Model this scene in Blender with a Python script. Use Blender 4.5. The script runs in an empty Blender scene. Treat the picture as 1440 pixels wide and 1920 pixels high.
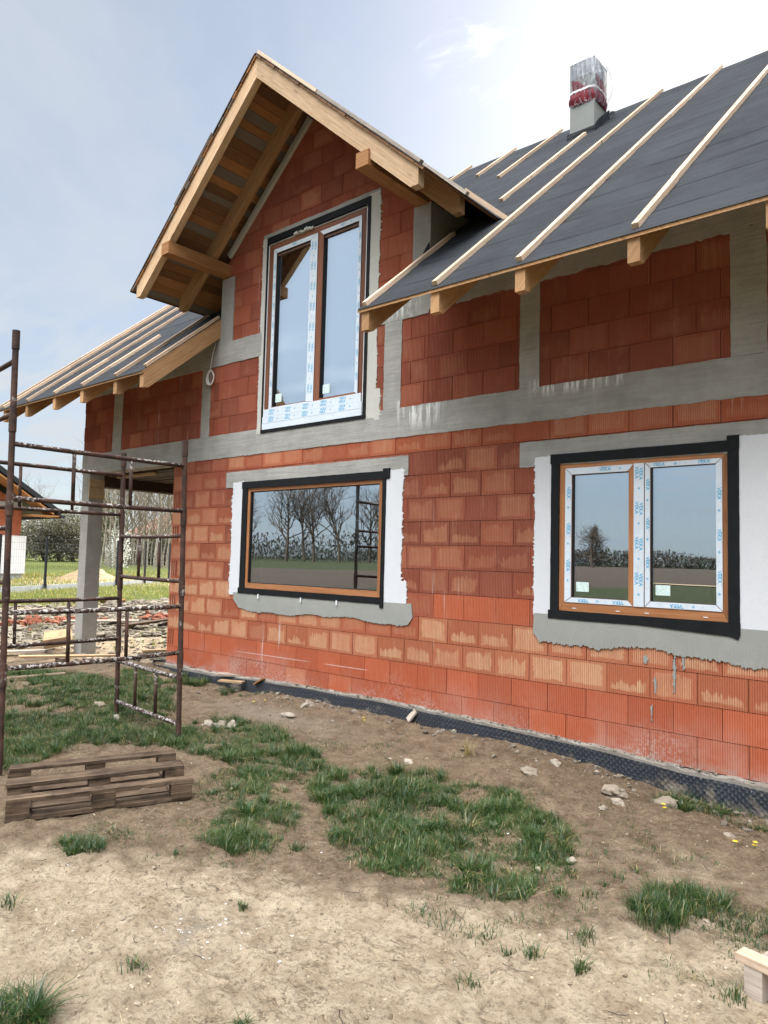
import bpy, bmesh, math, random
import numpy as np
from mathutils import Vector, Matrix, noise as mnoise

random.seed(7)
rng = np.random.default_rng(7)
scene = bpy.context.scene
COL = scene.collection
PI = math.pi
RAD = math.radians

# ------------------------------------------------------------------ node helpers
def new_mat(name):
    m = bpy.data.materials.new(name)
    m.use_nodes = True
    m.node_tree.nodes.clear()
    return m, m.node_tree

def nd(nt, typ, out=0, props=None, **ins):
    n = nt.nodes.new('ShaderNode' + typ)
    for k, v in (props or {}).items():
        setattr(n, k, v)
    for k, v in ins.items():
        k = k.replace('_', ' ')
        s = n.inputs[int(k[1:])] if (k[0] == 'i' and k[1:].isdigit()) else n.inputs[k]
        if isinstance(v, bpy.types.NodeSocket):
            nt.links.new(v, s)
        else:
            if hasattr(s.default_value, '__len__') and len(s.default_value) == 4 and hasattr(v, '__len__') and len(v) == 3:
                v = (*v, 1.0)
            s.default_value = v
    return n.outputs[out]

def mth(nt, op, a, b=0.0, c=0.0, clamp=False):
    return nd(nt, 'Math', props=dict(operation=op, use_clamp=clamp), i0=a, i1=b, i2=c)

def mix(nt, f, a, b, mode='MIX'):
    n = nt.nodes.new('ShaderNodeMix')
    n.data_type = 'RGBA'; n.blend_type = mode; n.clamp_factor = True
    for idx, v in ((0, f), (6, a), (7, b)):
        s = n.inputs[idx]
        if isinstance(v, bpy.types.NodeSocket):
            nt.links.new(v, s)
        else:
            s.default_value = v if idx == 0 else ((*v, 1.0) if len(v) == 3 else v)
    return n.outputs[2]

def smooth(nt, x, lo, hi):
    n = nt.nodes.new('ShaderNodeMapRange')
    n.interpolation_type = 'SMOOTHSTEP'
    nt.links.new(x, n.inputs[0])
    n.inputs[1].default_value = lo; n.inputs[2].default_value = hi
    n.inputs[3].default_value = 0.0; n.inputs[4].default_value = 1.0
    return n.outputs[0]

def objco(nt): return nd(nt, 'TexCoord', out=3)
def uvco(nt): return nd(nt, 'TexCoord', out=2)
def mapv(nt, v, scale=(1, 1, 1), loc=(0, 0, 0)):
    return nd(nt, 'Mapping', Vector=v, Scale=scale, Location=loc)
def sep(nt, v):
    n = nt.nodes.new('ShaderNodeSeparateXYZ'); nt.links.new(v, n.inputs[0])
    return n.outputs
def attr(nt, name='Col'):
    n = nt.nodes.new('ShaderNodeAttribute'); n.attribute_name = name
    s = nt.nodes.new('ShaderNodeSeparateColor'); nt.links.new(n.outputs[0], s.inputs[0])
    return s.outputs
def noise(nt, v, scale, detail=4, rough=0.55, dist=0.0):
    return nd(nt, 'TexNoise', Vector=v, Scale=scale, Detail=detail, Roughness=rough, Distortion=dist)
def bump(nt, h, strength=0.3, dist=0.02, normal=None):
    k = dict(Height=h, Strength=strength, Distance=dist)
    if normal is not None: k['Normal'] = normal
    return nd(nt, 'Bump', **k)
def surf(nt, sh):
    o = nt.nodes.new('ShaderNodeOutputMaterial'); nt.links.new(sh, o.inputs[0])
def pbr(nt, col, rough=0.8, normal=None, spec=0.3, metal=0.0, **k):
    d = dict(Base_Color=col, Roughness=rough, Metallic=metal)
    d['Specular_IOR_Level'] = spec
    if normal is not None: d['Normal'] = normal
    d.update(k)
    n = nt.nodes.new('ShaderNodeBsdfPrincipled')
    for kk, v in d.items():
        kk = kk.replace('_', ' ')
        s = n.inputs[kk]
        if isinstance(v, bpy.types.NodeSocket): nt.links.new(v, s)
        else:
            if hasattr(s.default_value, '__len__') and len(s.default_value) == 4 and len(v) == 3: v = (*v, 1)
            s.default_value = v
    return n.outputs[0]

M = {}

# ------------------------------------------------------------------ materials
def mat_brick():
    m, nt = new_mat('brick')
    uv = sep(nt, uvco(nt)); u, v = uv[0], uv[1]
    c = attr(nt); r, g, b = c[0], c[1], c[2]
    P = objco(nt); xyz = sep(nt, P)
    # wobbling stain edge inside each block
    offs = nd(nt, 'CombineXYZ', X=mth(nt, 'MULTIPLY', r, 57.0), Y=mth(nt, 'MULTIPLY', r, 131.0), Z=0.0)
    uvv = nd(nt, 'VectorMath', props=dict(operation='ADD'), i0=uvco(nt), i1=offs)
    n1 = noise(nt, mapv(nt, uvv, (1.7, 0.35, 1)), 1.0, 3, 0.55)
    n2 = noise(nt, mapv(nt, uvv, (1.1, 1.3, 1)), 2.2, 3, 0.6)
    top = mth(nt, 'ADD', mth(nt, 'MULTIPLY', n1, 1.05), mth(nt, 'MULTIPLY_ADD', r, 0.8, -0.16))
    ribi = mth(nt, 'FLOOR', mth(nt, 'DIVIDE', xyz[0], 0.0178))
    rj = nd(nt, 'TexWhiteNoise', props=dict(noise_dimensions='1D'), W=ribi)
    top = mth(nt, 'ADD', top, mth(nt, 'MULTIPLY_ADD', rj, 0.16, -0.08))
    below = smooth(nt, mth(nt, 'SUBTRACT', top, v), -0.05, 0.06)
    eu = mth(nt, 'MINIMUM', u, mth(nt, 'SUBTRACT', 1.0, u))
    ev = mth(nt, 'MINIMUM', mth(nt, 'MULTIPLY', v, 0.8), mth(nt, 'SUBTRACT', 1.0, v))
    ed = mth(nt, 'SUBTRACT', mth(nt, 'MINIMUM', eu, ev), mth(nt, 'MULTIPLY', n2, 0.22))
    inset = smooth(nt, ed, -0.03, 0.03)
    blot = mth(nt, 'MULTIPLY', below, inset)
    rib = mth(nt, 'SINE', mth(nt, 'MULTIPLY_ADD', xyz[0], 2 * PI / 0.0178, -0.28 * 2 * PI + PI / 2))
    ribp = mth(nt, 'MULTIPLY_ADD', rib, 0.5, 0.5)
    blot = mth(nt, 'MULTIPLY', blot, mth(nt, 'MULTIPLY_ADD', ribp, 0.5, mth(nt, 'MULTIPLY_ADD', rj, 0.3, 0.38)))
    blot = mth(nt, 'MULTIPLY', mth(nt, 'MULTIPLY', blot, g), mth(nt, 'MULTIPLY_ADD', noise(nt, P, 3.1, 3, 0.6), 1.3, 0.25), clamp=True)
    big = noise(nt, P, 1.7, 4, 0.6)
    fine = noise(nt, mapv(nt, P, (1, 1, 0.25)), 60, 4, 0.7)
    dark = mix(nt, r, (0.185, 0.052, 0.034), (0.270, 0.080, 0.051))
    viv = mix(nt, r, (0.405, 0.100, 0.045), (0.47, 0.125, 0.058))
    base = mix(nt, b, dark, viv)
    base = mix(nt, mth(nt, 'MULTIPLY', g, mth(nt, 'MULTIPLY_ADD', smooth(nt, b, 0.15, 0.42), 0.42, 0.10)), base, mix(nt, r, (0.44, 0.165, 0.078), (0.54, 0.255, 0.135)))
    base = mix(nt, mth(nt, 'MULTIPLY', smooth(nt, big, 0.45, 0.75), 0.25), base, (0.32, 0.13, 0.075))
    tan = mix(nt, smooth(nt, b, 0.15, 0.5), mix(nt, n2, (0.37, 0.155, 0.080), (0.48, 0.250, 0.140)), mix(nt, n2, (0.54, 0.31, 0.17), (0.62, 0.44, 0.27)))
    base = mix(nt, mth(nt, 'MULTIPLY', blot, 0.8), base, tan)
    base = mix(nt, mth(nt, 'MULTIPLY', smooth(nt, fine, 0.45, 0.8), 0.30), base, (0.20, 0.055, 0.035))
    # lime and dust low on the wall, runs of lime water from the beam
    dr = mth(nt, 'MULTIPLY', smooth(nt, noise(nt, mapv(nt, P, (1, 1, .5)), 4.5, 5, 0.7), 0.50, 0.72), mth(nt, 'MULTIPLY_ADD', rj, 0.6, mth(nt, 'MULTIPLY', ribp, 0.4)))
    base = mix(nt, mth(nt, 'MULTIPLY', dr, 0.42), base, (0.47, 0.235, 0.145))
    sp = noise(nt, P, 38, 6, 0.75)
    lown = noise(nt, P, 2.3, 4, 0.6)
    lowz = smooth(nt, mth(nt, 'ADD', xyz[2], mth(nt, 'MULTIPLY', lown, -0.75)), 0.02, -0.42)
    dust = mth(nt, 'MULTIPLY', lowz, smooth(nt, sp, 0.46, 0.62))
    dust = mth(nt, 'MULTIPLY', dust, smooth(nt, noise(nt, P, 0.9, 3, 0.6), 0.42, 0.62))
    base = mix(nt, mth(nt, 'MULTIPLY', dust, 0.85), base, (0.52, 0.47, 0.44))
    haze_ = mth(nt, 'MULTIPLY', smooth(nt, xyz[2], 0.55, 0.0), smooth(nt, noise(nt, P, 1.9, 5, 0.7), 0.40, 0.70))
    base = mix(nt, mth(nt, 'MULTIPLY', haze_, 0.36), base, (0.50, 0.36, 0.30))
    lowg = mth(nt, 'MULTIPLY', smooth(nt, xyz[2], 0.09, -0.02), smooth(nt, noise(nt, P, 9, 4, 0.7), 0.4, 0.62))
    base = mix(nt, mth(nt, 'MULTIPLY', lowg, 0.75), base, (0.36, 0.32, 0.29))
    strk = noise(nt, mapv(nt, P, (1, 1, 0.035)), 13, 3, 0.6)
    sm = mth(nt, 'MULTIPLY', smooth(nt, strk, 0.635, 0.70), smooth(nt, noise(nt, P, 1.1, 2, 0.5), 0.5, 0.62))
    base = mix(nt, mth(nt, 'MULTIPLY', sm, 0.55), base, (0.60, 0.56, 0.53))
    spl = mth(nt, 'MULTIPLY', smooth(nt, noise(nt, P, 75, 3, 0.6), 0.70, 0.76), smooth(nt, noise(nt, P, 1.5, 3, 0.6), 0.5, 0.62))
    base = mix(nt, mth(nt, 'MULTIPLY', spl, 0.8), base, (0.66, 0.63, 0.6))
    cl = mth(nt, 'ABSOLUTE', mth(nt, 'SUBTRACT', xyz[2], mth(nt, 'MULTIPLY_ADD', xyz[0], 0.012, 0.318)))
    cl = mth(nt, 'MULTIPLY', smooth(nt, cl, 0.006, 0.003), smooth(nt, ribp, 0.3, 0.6))
    cl = mth(nt, 'MULTIPLY', cl, smooth(nt, noise(nt, P, 1.1, 1, 0.5), 0.52, 0.6))
    base = mix(nt, mth(nt, 'MULTIPLY', cl, 0.75), base, (0.75, 0.7, 0.68))
    nrm = bump(nt, fine, 0.5, 0.003)
    surf(nt, pbr(nt, base, 0.88, nrm, 0.2))
    return m

def mat_concrete(name, c1, c2, streak=1.0, lime=0.0, ribs=False, bs=0.5):
    m, nt = new_mat(name)
    P = objco(nt); xyz = sep(nt, P)
    a = noise(nt, P, 3.2, 6, 0.65)
    s = noise(nt, mapv(nt, P, (0.6, 1, 9)), 3.0, 5, 0.65)
    f = noise(nt, P, 55, 5, 0.7)
    k = mth(nt, 'ADD', mth(nt, 'MULTIPLY', a, 0.6), mth(nt, 'MULTIPLY', s, 0.4 * streak))
    col = mix(nt, smooth(nt, k, 0.25, 0.75), c1, c2)
    col = mix(nt, mth(nt, 'MULTIPLY', smooth(nt, f, 0.55, 0.75), 0.3), col, tuple(0.55 * x for x in c1))
    pit = nd(nt, 'TexVoronoi', Vector=P, Scale=45.0)
    pm = mth(nt, 'MULTIPLY', smooth(nt, pit, 0.13, 0.05), smooth(nt, noise(nt, P, 5, 2, 0.5), 0.5, 0.6))
    col = mix(nt, mth(nt, 'MULTIPLY', pm, 0.6), col, tuple(0.35 * x for x in c1))
    if lime:
        st = noise(nt, mapv(nt, P, (1, 1, 0.12)), 17, 4, 0.65)
        st = smooth(nt, st, 0.48, 0.60)
        wins = None
        for (x0, x1, zc, zl) in ((3.62, 4.12, 3.3, 0.36), (5.3, 6.1, 3.29, 0.16), (3.42, 3.78, 4.50, 0.32)):
            w = mth(nt, 'MULTIPLY', smooth(nt, xyz[0], x0 - .15, x0 + .1), smooth(nt, xyz[0], x1 + .15, x1 - .1))
            w = mth(nt, 'MULTIPLY', w, smooth(nt, xyz[2], zc - zl, zc - zl * 0.3))
            w = mth(nt, 'MULTIPLY', w, smooth(nt, xyz[2], zc + .06, zc + .02))
            wins = w if wins is None else mth(nt, 'MAXIMUM', wins, w)
        col = mix(nt, mth(nt, 'MULTIPLY', mth(nt, 'MULTIPLY', st, wins), lime), col, (0.72, 0.72, 0.70))
    h = mth(nt, 'ADD', mth(nt, 'MULTIPLY', f, 0.6), mth(nt, 'MULTIPLY', s, 1.2 * streak))
    if ribs:
        rb = mth(nt, 'SINE', mth(nt, 'MULTIPLY', xyz[0], 2 * PI / 0.021))
        lowm = smooth(nt, xyz[2], 1.02, 0.95)
        h = mth(nt, 'ADD', h, mth(nt, 'MULTIPLY', mth(nt, 'MULTIPLY', rb, lowm), 0.45))
    surf(nt, pbr(nt, col, 0.92, bump(nt, h, bs, 0.012), 0.15))
    return m

def mat_wood(name, c1, c2, grain=1.0, knots=0.5, dirt=0.0, rough=0.75, usecol=False, dirtcol=(0.05, 0.04, 0.03)):
    m, nt = new_mat(name)
    U = uvco(nt); c = attr(nt)
    g = noise(nt, mapv(nt, U, (1.2, 28, 1)), 2.0, 5, 0.6, 0.6)
    g2 = noise(nt, mapv(nt, U, (6, 160, 1)), 1.0, 3, 0.6)
    col = mix(nt, smooth(nt, g, 0.3, 0.72), c1, c2)
    col = mix(nt, mth(nt, 'MULTIPLY', smooth(nt, g2, 0.5, 0.75), 0.35 * grain), col, tuple(0.5 * x for x in c1))
    kn = nd(nt, 'TexVoronoi', Vector=mapv(nt, U, (2.1, 9, 1)), Scale=1.0)
    km = smooth(nt, kn, 0.16, 0.07)
    col = mix(nt, mth(nt, 'MULTIPLY', km, knots), col, tuple(0.35 * x for x in c1))
    tone = mth(nt, 'MULTIPLY_ADD', c[0], 0.5, 0.75)
    t3 = nd(nt, 'CombineColor', Red=tone, Green=tone, Blue=tone)
    col = mix(nt, 1.0, col, t3, 'MULTIPLY')
    if usecol:      # weathered grey / red-brown boards
        grey = mix(nt, g, (0.125, 0.11, 0.095), (0.20, 0.18, 0.155))
        col = mix(nt, c[1], col, grey)
        col = mix(nt, mth(nt, 'MULTIPLY', c[2], 0.85), col, mix(nt, g, (0.095, 0.05, 0.026), (0.16, 0.09, 0.05)))
    P = objco(nt)
    if dirt:
        dn = noise(nt, P, 6, 6, 0.7)
        col = mix(nt, mth(nt, 'MULTIPLY', smooth(nt, dn, 0.42, 0.68), dirt), col, dirtcol)
    h = mth(nt, 'ADD', g, mth(nt, 'MULTIPLY', g2, 0.8))
    surf(nt, pbr(nt, col, rough, bump(nt, h, 0.35, 0.004), 0.2))
    return m

def mat_plain(name, col, rough=0.6, spec=0.3, metal=0.0, nscale=0, namt=0.0, bumps=0.0, bscale=30):
    m, nt = new_mat(name)
    P = objco(nt); c = col; nrm = None
    if namt:
        n = noise(nt, P, nscale, 5, 0.65)
        c = mix(nt, smooth(nt, n, 0.3, 0.7), tuple(x * (1 - namt) for x in col), tuple(min(1, x * (1 + namt)) for x in col))
    if bumps:
        nrm = bump(nt, noise(nt, P, bscale, 5, 0.65), bumps, 0.01)
    surf(nt, pbr(nt, c, rough, nrm, spec, metal))
    return m

def mat_membrane():
    m, nt = new_mat('roof_membrane')
    P = objco(nt)
    a = noise(nt, P, 1.2, 5, 0.6)
    f = noise(nt, P, 160, 3, 0.7)
    w = noise(nt, mapv(nt, P, (0.9, 5, 5)), 1.6, 4, 0.6, 0.8)
    col = mix(nt, smooth(nt, a, 0.3, 0.7), (0.021, 0.023, 0.026), (0.034, 0.037, 0.041))
    col = mix(nt, mth(nt, 'MULTIPLY', smooth(nt, f, 0.5, 0.7), 0.6), col, (0.062, 0.067, 0.074))
    sl = mth(nt, 'MULTIPLY_ADD', sep(nt, P)[1], 1.312, mth(nt, 'MULTIPLY', noise(nt, mapv(nt, P, (1, .2, .2)), 1.3, 3, 0.5), 0.12))
    fr = mth(nt, 'FRACT', mth(nt, 'MULTIPLY', sl, 1.75))
    lapl = mth(nt, 'MULTIPLY', smooth(nt, fr, 0.085, 0.0), smooth(nt, noise(nt, P, 1.7, 3, 0.6), 0.36, 0.52))
    col = mix(nt, mth(nt, 'MULTIPLY', lapl, 0.9), col, (0.004, 0.0045, 0.0055))
    h = mth(nt, 'ADD', mth(nt, 'MULTIPLY_ADD', w, 1.6, mth(nt, 'MULTIPLY', fr, -0.5)), mth(nt, 'MULTIPLY', f, 0.12))
    surf(nt, pbr(nt, col, 0.78, bump(nt, h, 0.6, 0.035), 0.12))
    return m

def mat_rust(extra=0.0):
    m, nt = new_mat('rusty_pipe')
    P = objco(nt)
    a = noise(nt, P, 9, 6, 0.7); b = noise(nt, P, 34, 5, 0.7); l = noise(nt, P, 3.1, 4, 0.6)
    col = mix(nt, smooth(nt, a, 0.35, 0.7), (0.030, 0.018, 0.014), (0.090, 0.045, 0.031))
    nz = sep(nt, nd(nt, 'NewGeometry', out=1))[2]
    up = smooth(nt, nz, -0.1, 0.5)
    s = mth(nt, 'MULTIPLY', smooth(nt, b, 0.50, 0.57), smooth(nt, mth(nt, 'ADD', l, mth(nt, 'MULTIPLY', up, 0.12)), 0.60 - extra, 0.70 - extra))
    fl = smooth(nt, noise(nt, P, 60, 3, 0.6), 0.71, 0.75)
    s = mth(nt, 'MAXIMUM', s, mth(nt, 'MULTIPLY', fl, 0.9))
    col = mix(nt, mth(nt, 'MULTIPLY', s, 0.9), col, (0.48, 0.46, 0.43))
    h = mth(nt, 'ADD', b, mth(nt, 'MULTIPLY', s, 0.8))
    surf(nt, pbr(nt, col, 0.75, bump(nt, h, 0.6, 0.006), 0.3))
    return m

def mat_glass():
    m, nt = new_mat('window_glass')
    wob = noise(nt, objco(nt), 0.9, 2, 0.5)
    nrm = bump(nt, wob, 0.02, 0.02)
    gl = nd(nt, 'BsdfGlossy', Color=(0.80, 0.90, 1.0), Roughness=0.0, Normal=nrm)
    tr = nd(nt, 'BsdfTransparent', Color=(0.62, 0.66, 0.62))
    lw = nd(nt, 'LayerWeight', out=1, Blend=0.25)
    fac = mth(nt, 'MULTIPLY_ADD', lw, 0.35, GLASS_REFL, clamp=True)
    surf(nt, nd(nt, 'MixShader', i0=fac, i1=tr, i2=gl))
    return m
GLASS_REFL = 0.52

def mat_plastic():
    m, nt = new_mat('clear_plastic')
    P = objco(nt)
    n = noise(nt, mapv(nt, P, (1.3, 1.3, .30)), 6, 3, 0.55, 1.5)
    nrm = bump(nt, n, 0.8, 0.03)
    gl = nd(nt, 'BsdfGlossy', Color=(0.5, 0.52, 0.54), Roughness=0.35, Normal=nrm)
    df = nd(nt, 'BsdfTranslucent', Color=(0.78, 0.79, 0.81))
    tr = nd(nt, 'BsdfTransparent', Color=(0.93, 0.93, 0.93))
    a = nd(nt, 'MixShader', i0=0.6, i1=gl, i2=df)
    f = mth(nt, 'MULTIPLY_ADD', smooth(nt, n, 0.50, 0.66), 0.42, 0.24)
    surf(nt, nd(nt, 'MixShader', i0=f, i1=tr, i2=a))
    return m

def mat_soil():
    m, nt = new_mat('soil')
    P = nd(nt, 'NewGeometry', out=0); c = attr(nt)
    n0 = noise(nt, P, 1.3, 6, 0.65); n1 = noise(nt, P, 6, 6, 0.7); n2 = noise(nt, P, 34, 6, 0.8); n3 = noise(nt, P, 110, 4, 0.75)
    earth = mix(nt, smooth(nt, n1, 0.3, 0.7), (0.140, 0.096, 0.060), (0.265, 0.195, 0.130))
    sand = mix(nt, smooth(nt, n1, 0.3, 0.7), (0.33, 0.25, 0.165), (0.56, 0.455, 0.325))
    k = smooth(nt, mth(nt, 'ADD', c[0], mth(nt, 'MULTIPLY_ADD', n0, 0.9, mth(nt, 'MULTIPLY_ADD', n1, 0.5, mth(nt, 'MULTIPLY_ADD', n2, 0.7, -1.05)))), 0.26, 0.74)
    col = mix(nt, k, earth, sand)
    col = mix(nt, mth(nt, 'MULTIPLY', smooth(nt, n2, 0.49, 0.60), 0.75), col, mix(nt, 0.6, col, (0.055, 0.036, 0.022)))
    col = mix(nt, mth(nt, 'MULTIPLY', smooth(nt, n3, 0.57, 0.66), 0.6), col, mix(nt, 0.6, col, (0.66, 0.58, 0.46)))
    ck = mth(nt, 'ABSOLUTE', mth(nt, 'SUBTRACT', noise(nt, P, 3.6, 5, 0.6, 0.6), 0.5))
    ck = mth(nt, 'MULTIPLY', smooth(nt, ck, 0.016, 0.0), smooth(nt, noise(nt, P, 2.1, 2, 0.5), 0.50, 0.60))
    col = mix(nt, mth(nt, 'MULTIPLY', ck, 0.6), col, (0.10, 0.068, 0.042))
    rub = mix(nt, smooth(nt, n2, 0.35, 0.65), (0.17, 0.145, 0.11), (0.36, 0.325, 0.265))
    col = mix(nt, c[2], col, rub)
    gr = mix(nt, smooth(nt, n1, 0.3, 0.7), (0.040, 0.066, 0.014), (0.120, 0.125, 0.034))
    gk = smooth(nt, mth(nt, 'ADD', c[1], mth(nt, 'MULTIPLY_ADD', n1, 0.9, mth(nt, 'MULTIPLY_ADD', n2, 0.5, -0.7))), 0.35, 0.65)
    gr = mix(nt, smooth(nt, c[2], -0.3, -0.9), gr, mix(nt, n1, (0.022, 0.027, 0.010), (0.042, 0.044, 0.016)))
    col = mix(nt, smooth(nt, c[0], -0.3, -0.9), col, mix(nt, n1, (0.040, 0.028, 0.019), (0.075, 0.055, 0.039)))
    gk = mth(nt, 'MULTIPLY', gk, smooth(nt, c[1], 0.02, 0.3))
    col = mix(nt, gk, col, gr)
    h = mth(nt, 'ADD', mth(nt, 'MULTIPLY', n1, 1.5), mth(nt, 'ADD', n2, mth(nt, 'MULTIPLY', n3, 0.35)))
    surf(nt, pbr(nt, col, 0.95, bump(nt, h, 0.95, 0.035), 0.1))
    return m

def mat_leaf(name, c1, c2, trans=0.35, dry=(0.30, 0.24, 0.10), tint=(1.5, 1.6, 0.9)):
    m, nt = new_mat(name)
    c = attr(nt)
    col = mix(nt, c[0], c1, c2)
    col = mix(nt, smooth(nt, c[1], 0.86, 0.95), col, dry)
    d = nd(nt, 'BsdfDiffuse', Color=col)
    t = nd(nt, 'BsdfTranslucent', Color=mix(nt, 1.0, col, tint, 'MULTIPLY'))
    g = nd(nt, 'BsdfGlossy', Color=(1, 1, 1), Roughness=0.4)
    s = nd(nt, 'MixShader', i0=trans, i1=d, i2=t)
    surf(nt, nd(nt, 'MixShader', i0=0.035, i1=s, i2=g))
    return m

def mat_stone(name, c1, c2):
    m, nt = new_mat(name)
    c = attr(nt); P = objco(nt)
    col = mix(nt, c[0], c1, c2)
    n = noise(nt, P, 40, 5, 0.7)
    col = mix(nt, mth(nt, 'MULTIPLY', smooth(nt, n, 0.45, 0.7), 0.5), col, tuple(0.5 * x for x in c1))
    surf(nt, pbr(nt, col, 0.9, bump(nt, n, 0.4, 0.01), 0.2))
    return m

M['brick'] = mat_brick()
M['core'] = mat_plain('mortar_core', (0.16, 0.10, 0.08), 0.95, 0.1, nscale=20, namt=0.3)
M['concrete'] = mat_concrete('concrete', (0.235, 0.23, 0.212), (0.39, 0.38, 0.352), 1.0, 0.9)
M['column'] = mat_concrete('column_concrete', (0.27, 0.26, 0.24), (0.42, 0.405, 0.37), 0.5)
M['patch'] = mat_concrete('cement_patch', (0.27, 0.272, 0.25), (0.35, 0.35, 0.322), 0.3, ribs=True, bs=0.3)
M['adhesive'] = mat_concrete('grey_adhesive', (0.48, 0.47, 0.43), (0.58, 0.57, 0.52), 0.3)
M['whitecoat'] = mat_concrete('white_coat', (0.60, 0.61, 0.63), (0.68, 0.69, 0.71), 0.15, bs=0.25)
M['tape'] = mat_plain('black_tape', (0.009, 0.010, 0.011), 0.65, 0.15, nscale=8, namt=0.2, bumps=0.5, bscale=9)
M['gasket'] = mat_plain('gasket', (0.008, 0.008, 0.009), 0.5)
M['oak'] = mat_wood('oak_foil_frame', (0.26, 0.105, 0.042), (0.36, 0.165, 0.075), 0.6, 0.25, rough=0.45)
M['oakdark'] = mat_wood('brown_foil_frame', (0.15, 0.058, 0.032), (0.21, 0.088, 0.05), 0.5, 0.15, rough=0.45)
M['film'] = mat_plain('white_film', (0.60, 0.66, 0.72), 0.4, 0.4, nscale=6, namt=0.05, bumps=0.15, bscale=25)
M['ink'] = mat_plain('blue_print', (0.05, 0.34, 0.56), 0.5)
M['smudge'] = mat_plain('pale_print', (0.50, 0.60, 0.68), 0.5)
M['pvc'] = mat_plain('white_pvc', (0.8, 0.81, 0.83), 0.4)
M['label'] = mat_plain('sticker', (0.60, 0.74, 0.70), 0.5, nscale=60, namt=0.15)
M['glass'] = mat_glass()
M['pine'] = mat_wood('pine_beam', (0.34, 0.18, 0.080), (0.48, 0.29, 0.150), 0.8, 0.6, 0.12, dirtcol=(0.2, 0.12, 0.06))
M['fascia'] = mat_wood('pale_spruce', (0.41, 0.265, 0.150), (0.56, 0.395, 0.25), 0.8, 0.5, 0.2, dirtcol=(0.26, 0.16, 0.09))
M['purlin'] = mat_wood('orange_pine', (0.30, 0.135, 0.05), (0.42, 0.21, 0.09), 0.8, 0.5)
M['batten'] = mat_wood('pale_batten', (0.52, 0.36, 0.24), (0.68, 0.51, 0.37), 0.7, 0.5)
M['board'] = mat_wood('soffit_board', (0.30, 0.125, 0.042), (0.40, 0.20, 0.08), 0.9, 0.4, usecol=True)
M['palletwood'] = mat_wood('weathered_wood', (0.052, 0.033, 0.021), (0.170, 0.118, 0.076), 1.9, 0.8, 0.75, 0.9, dirtcol=(0.026, 0.017, 0.012))
M['formwood'] = mat_wood('formwork_wood', (0.32, 0.21, 0.115), (0.46, 0.32, 0.18), 0.8, 0.4, 0.25)
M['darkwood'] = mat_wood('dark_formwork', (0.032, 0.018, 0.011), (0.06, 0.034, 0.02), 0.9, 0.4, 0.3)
M['freshwood'] = mat_wood('fresh_timber', (0.48, 0.34, 0.23), (0.62, 0.48, 0.36), 0.8, 0.6, 0.25, dirtcol=(0.22, 0.15, 0.1))
M['greywood'] = mat_wood('grey_timber', (0.30, 0.25, 0.21), (0.42, 0.36, 0.30), 0.8, 0.4, 0.3, dirtcol=(0.15, 0.11, 0.08))
M['membrane'] = mat_membrane()
def mat_foil():
    m, nt = new_mat('dimpled_foil')
    c = attr(nt); P = objco(nt)
    dn = noise(nt, P, 3.0, 5, 0.65)
    col = mix(nt, mth(nt, 'MULTIPLY', smooth(nt, c[0], 0.35, 0.95), mth(nt, 'MULTIPLY_ADD', dn, 0.9, 0.1), clamp=True), (0.026, 0.030, 0.038), (0.185, 0.195, 0.21))  # dimple tops painted paler, highlights put into the colour
    mud = smooth(nt, mth(nt, 'ADD', noise(nt, P, 6, 5, 0.7), mth(nt, 'MULTIPLY', sep(nt, P)[2], -0.9)), 0.62, 0.80)
    col = mix(nt, mth(nt, 'MULTIPLY', mud, 0.7), col, (0.25, 0.21, 0.16))
    spk = smooth(nt, noise(nt, P, 42, 3, 0.6), 0.70, 0.74)
    col = mix(nt, spk, col, (0.55, 0.53, 0.5))
    surf(nt, pbr(nt, col, 0.42, None, 0.5))
    return m
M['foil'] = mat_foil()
M['mortar'] = mat_concrete('rough_mortar', (0.20, 0.175, 0.145), (0.50, 0.47, 0.43), 0.2, bs=0.9)
M['rust'] = mat_rust(); M['crust'] = mat_rust(.20)
M['plastic'] = mat_plastic()
M['redcloth'] = mat_plain('red_sheet', (0.15, 0.013, 0.022), 0.7, 0.2, nscale=12, namt=0.4, bumps=0.9, bscale=9)
M['chim'] = mat_concrete('chimney_render', (0.235, 0.24, 0.225), (0.30, 0.305, 0.285), 0.1, bs=0.3)
M['chimblock'] = mat_concrete('chimney_block', (0.25, 0.26, 0.28), (0.34, 0.35, 0.37), 0.2)
M['wire'] = mat_plain('white_cable', (0.72, 0.70, 0.68), 0.5)
M['soil'] = mat_soil()
M['grass'] = mat_leaf('grass_blade', (0.015, 0.043, 0.010), (0.054, 0.104, 0.025), 0.3)
M['fieldgrass'] = mat_leaf('field_grass', (0.070, 0.102, 0.022), (0.190, 0.192, 0.055), 0.38, (0.32, 0.26, 0.12))
M['straw'] = mat_leaf('dry_straw', (0.30, 0.22, 0.12), (0.48, 0.38, 0.24), 0.1)
M['pebble'] = mat_stone('pebble', (0.17, 0.125, 0.083), (0.42, 0.355, 0.27))
M['stone'] = mat_stone('stone', (0.27, 0.225, 0.17), (0.42, 0.37, 0.30))
M['rubble'] = mat_stone('rubble', (0.14, 0.115, 0.088), (0.28, 0.245, 0.195))
M['redbrick'] = mat_stone('broken_brick', (0.17, 0.05, 0.03), (0.32, 0.12, 0.07))
M['yellow'] = mat_plain('yellow_petal', (0.72, 0.50, 0.02), 0.6)
M['stem'] = mat_plain('green_stem', (0.10, 0.14, 0.04), 0.7)
M['bark'] = mat_plain('bark', (0.085, 0.065, 0.05), 0.9, 0.1, nscale=14, namt=0.4)
M['twig'] = mat_plain('twig', (0.075, 0.058, 0.045), 0.9, 0.1)
M['birchbark'] = mat_plain('birch_bark', (0.30, 0.27, 0.22), 0.9, 0.1, nscale=5, namt=0.5)
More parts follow.
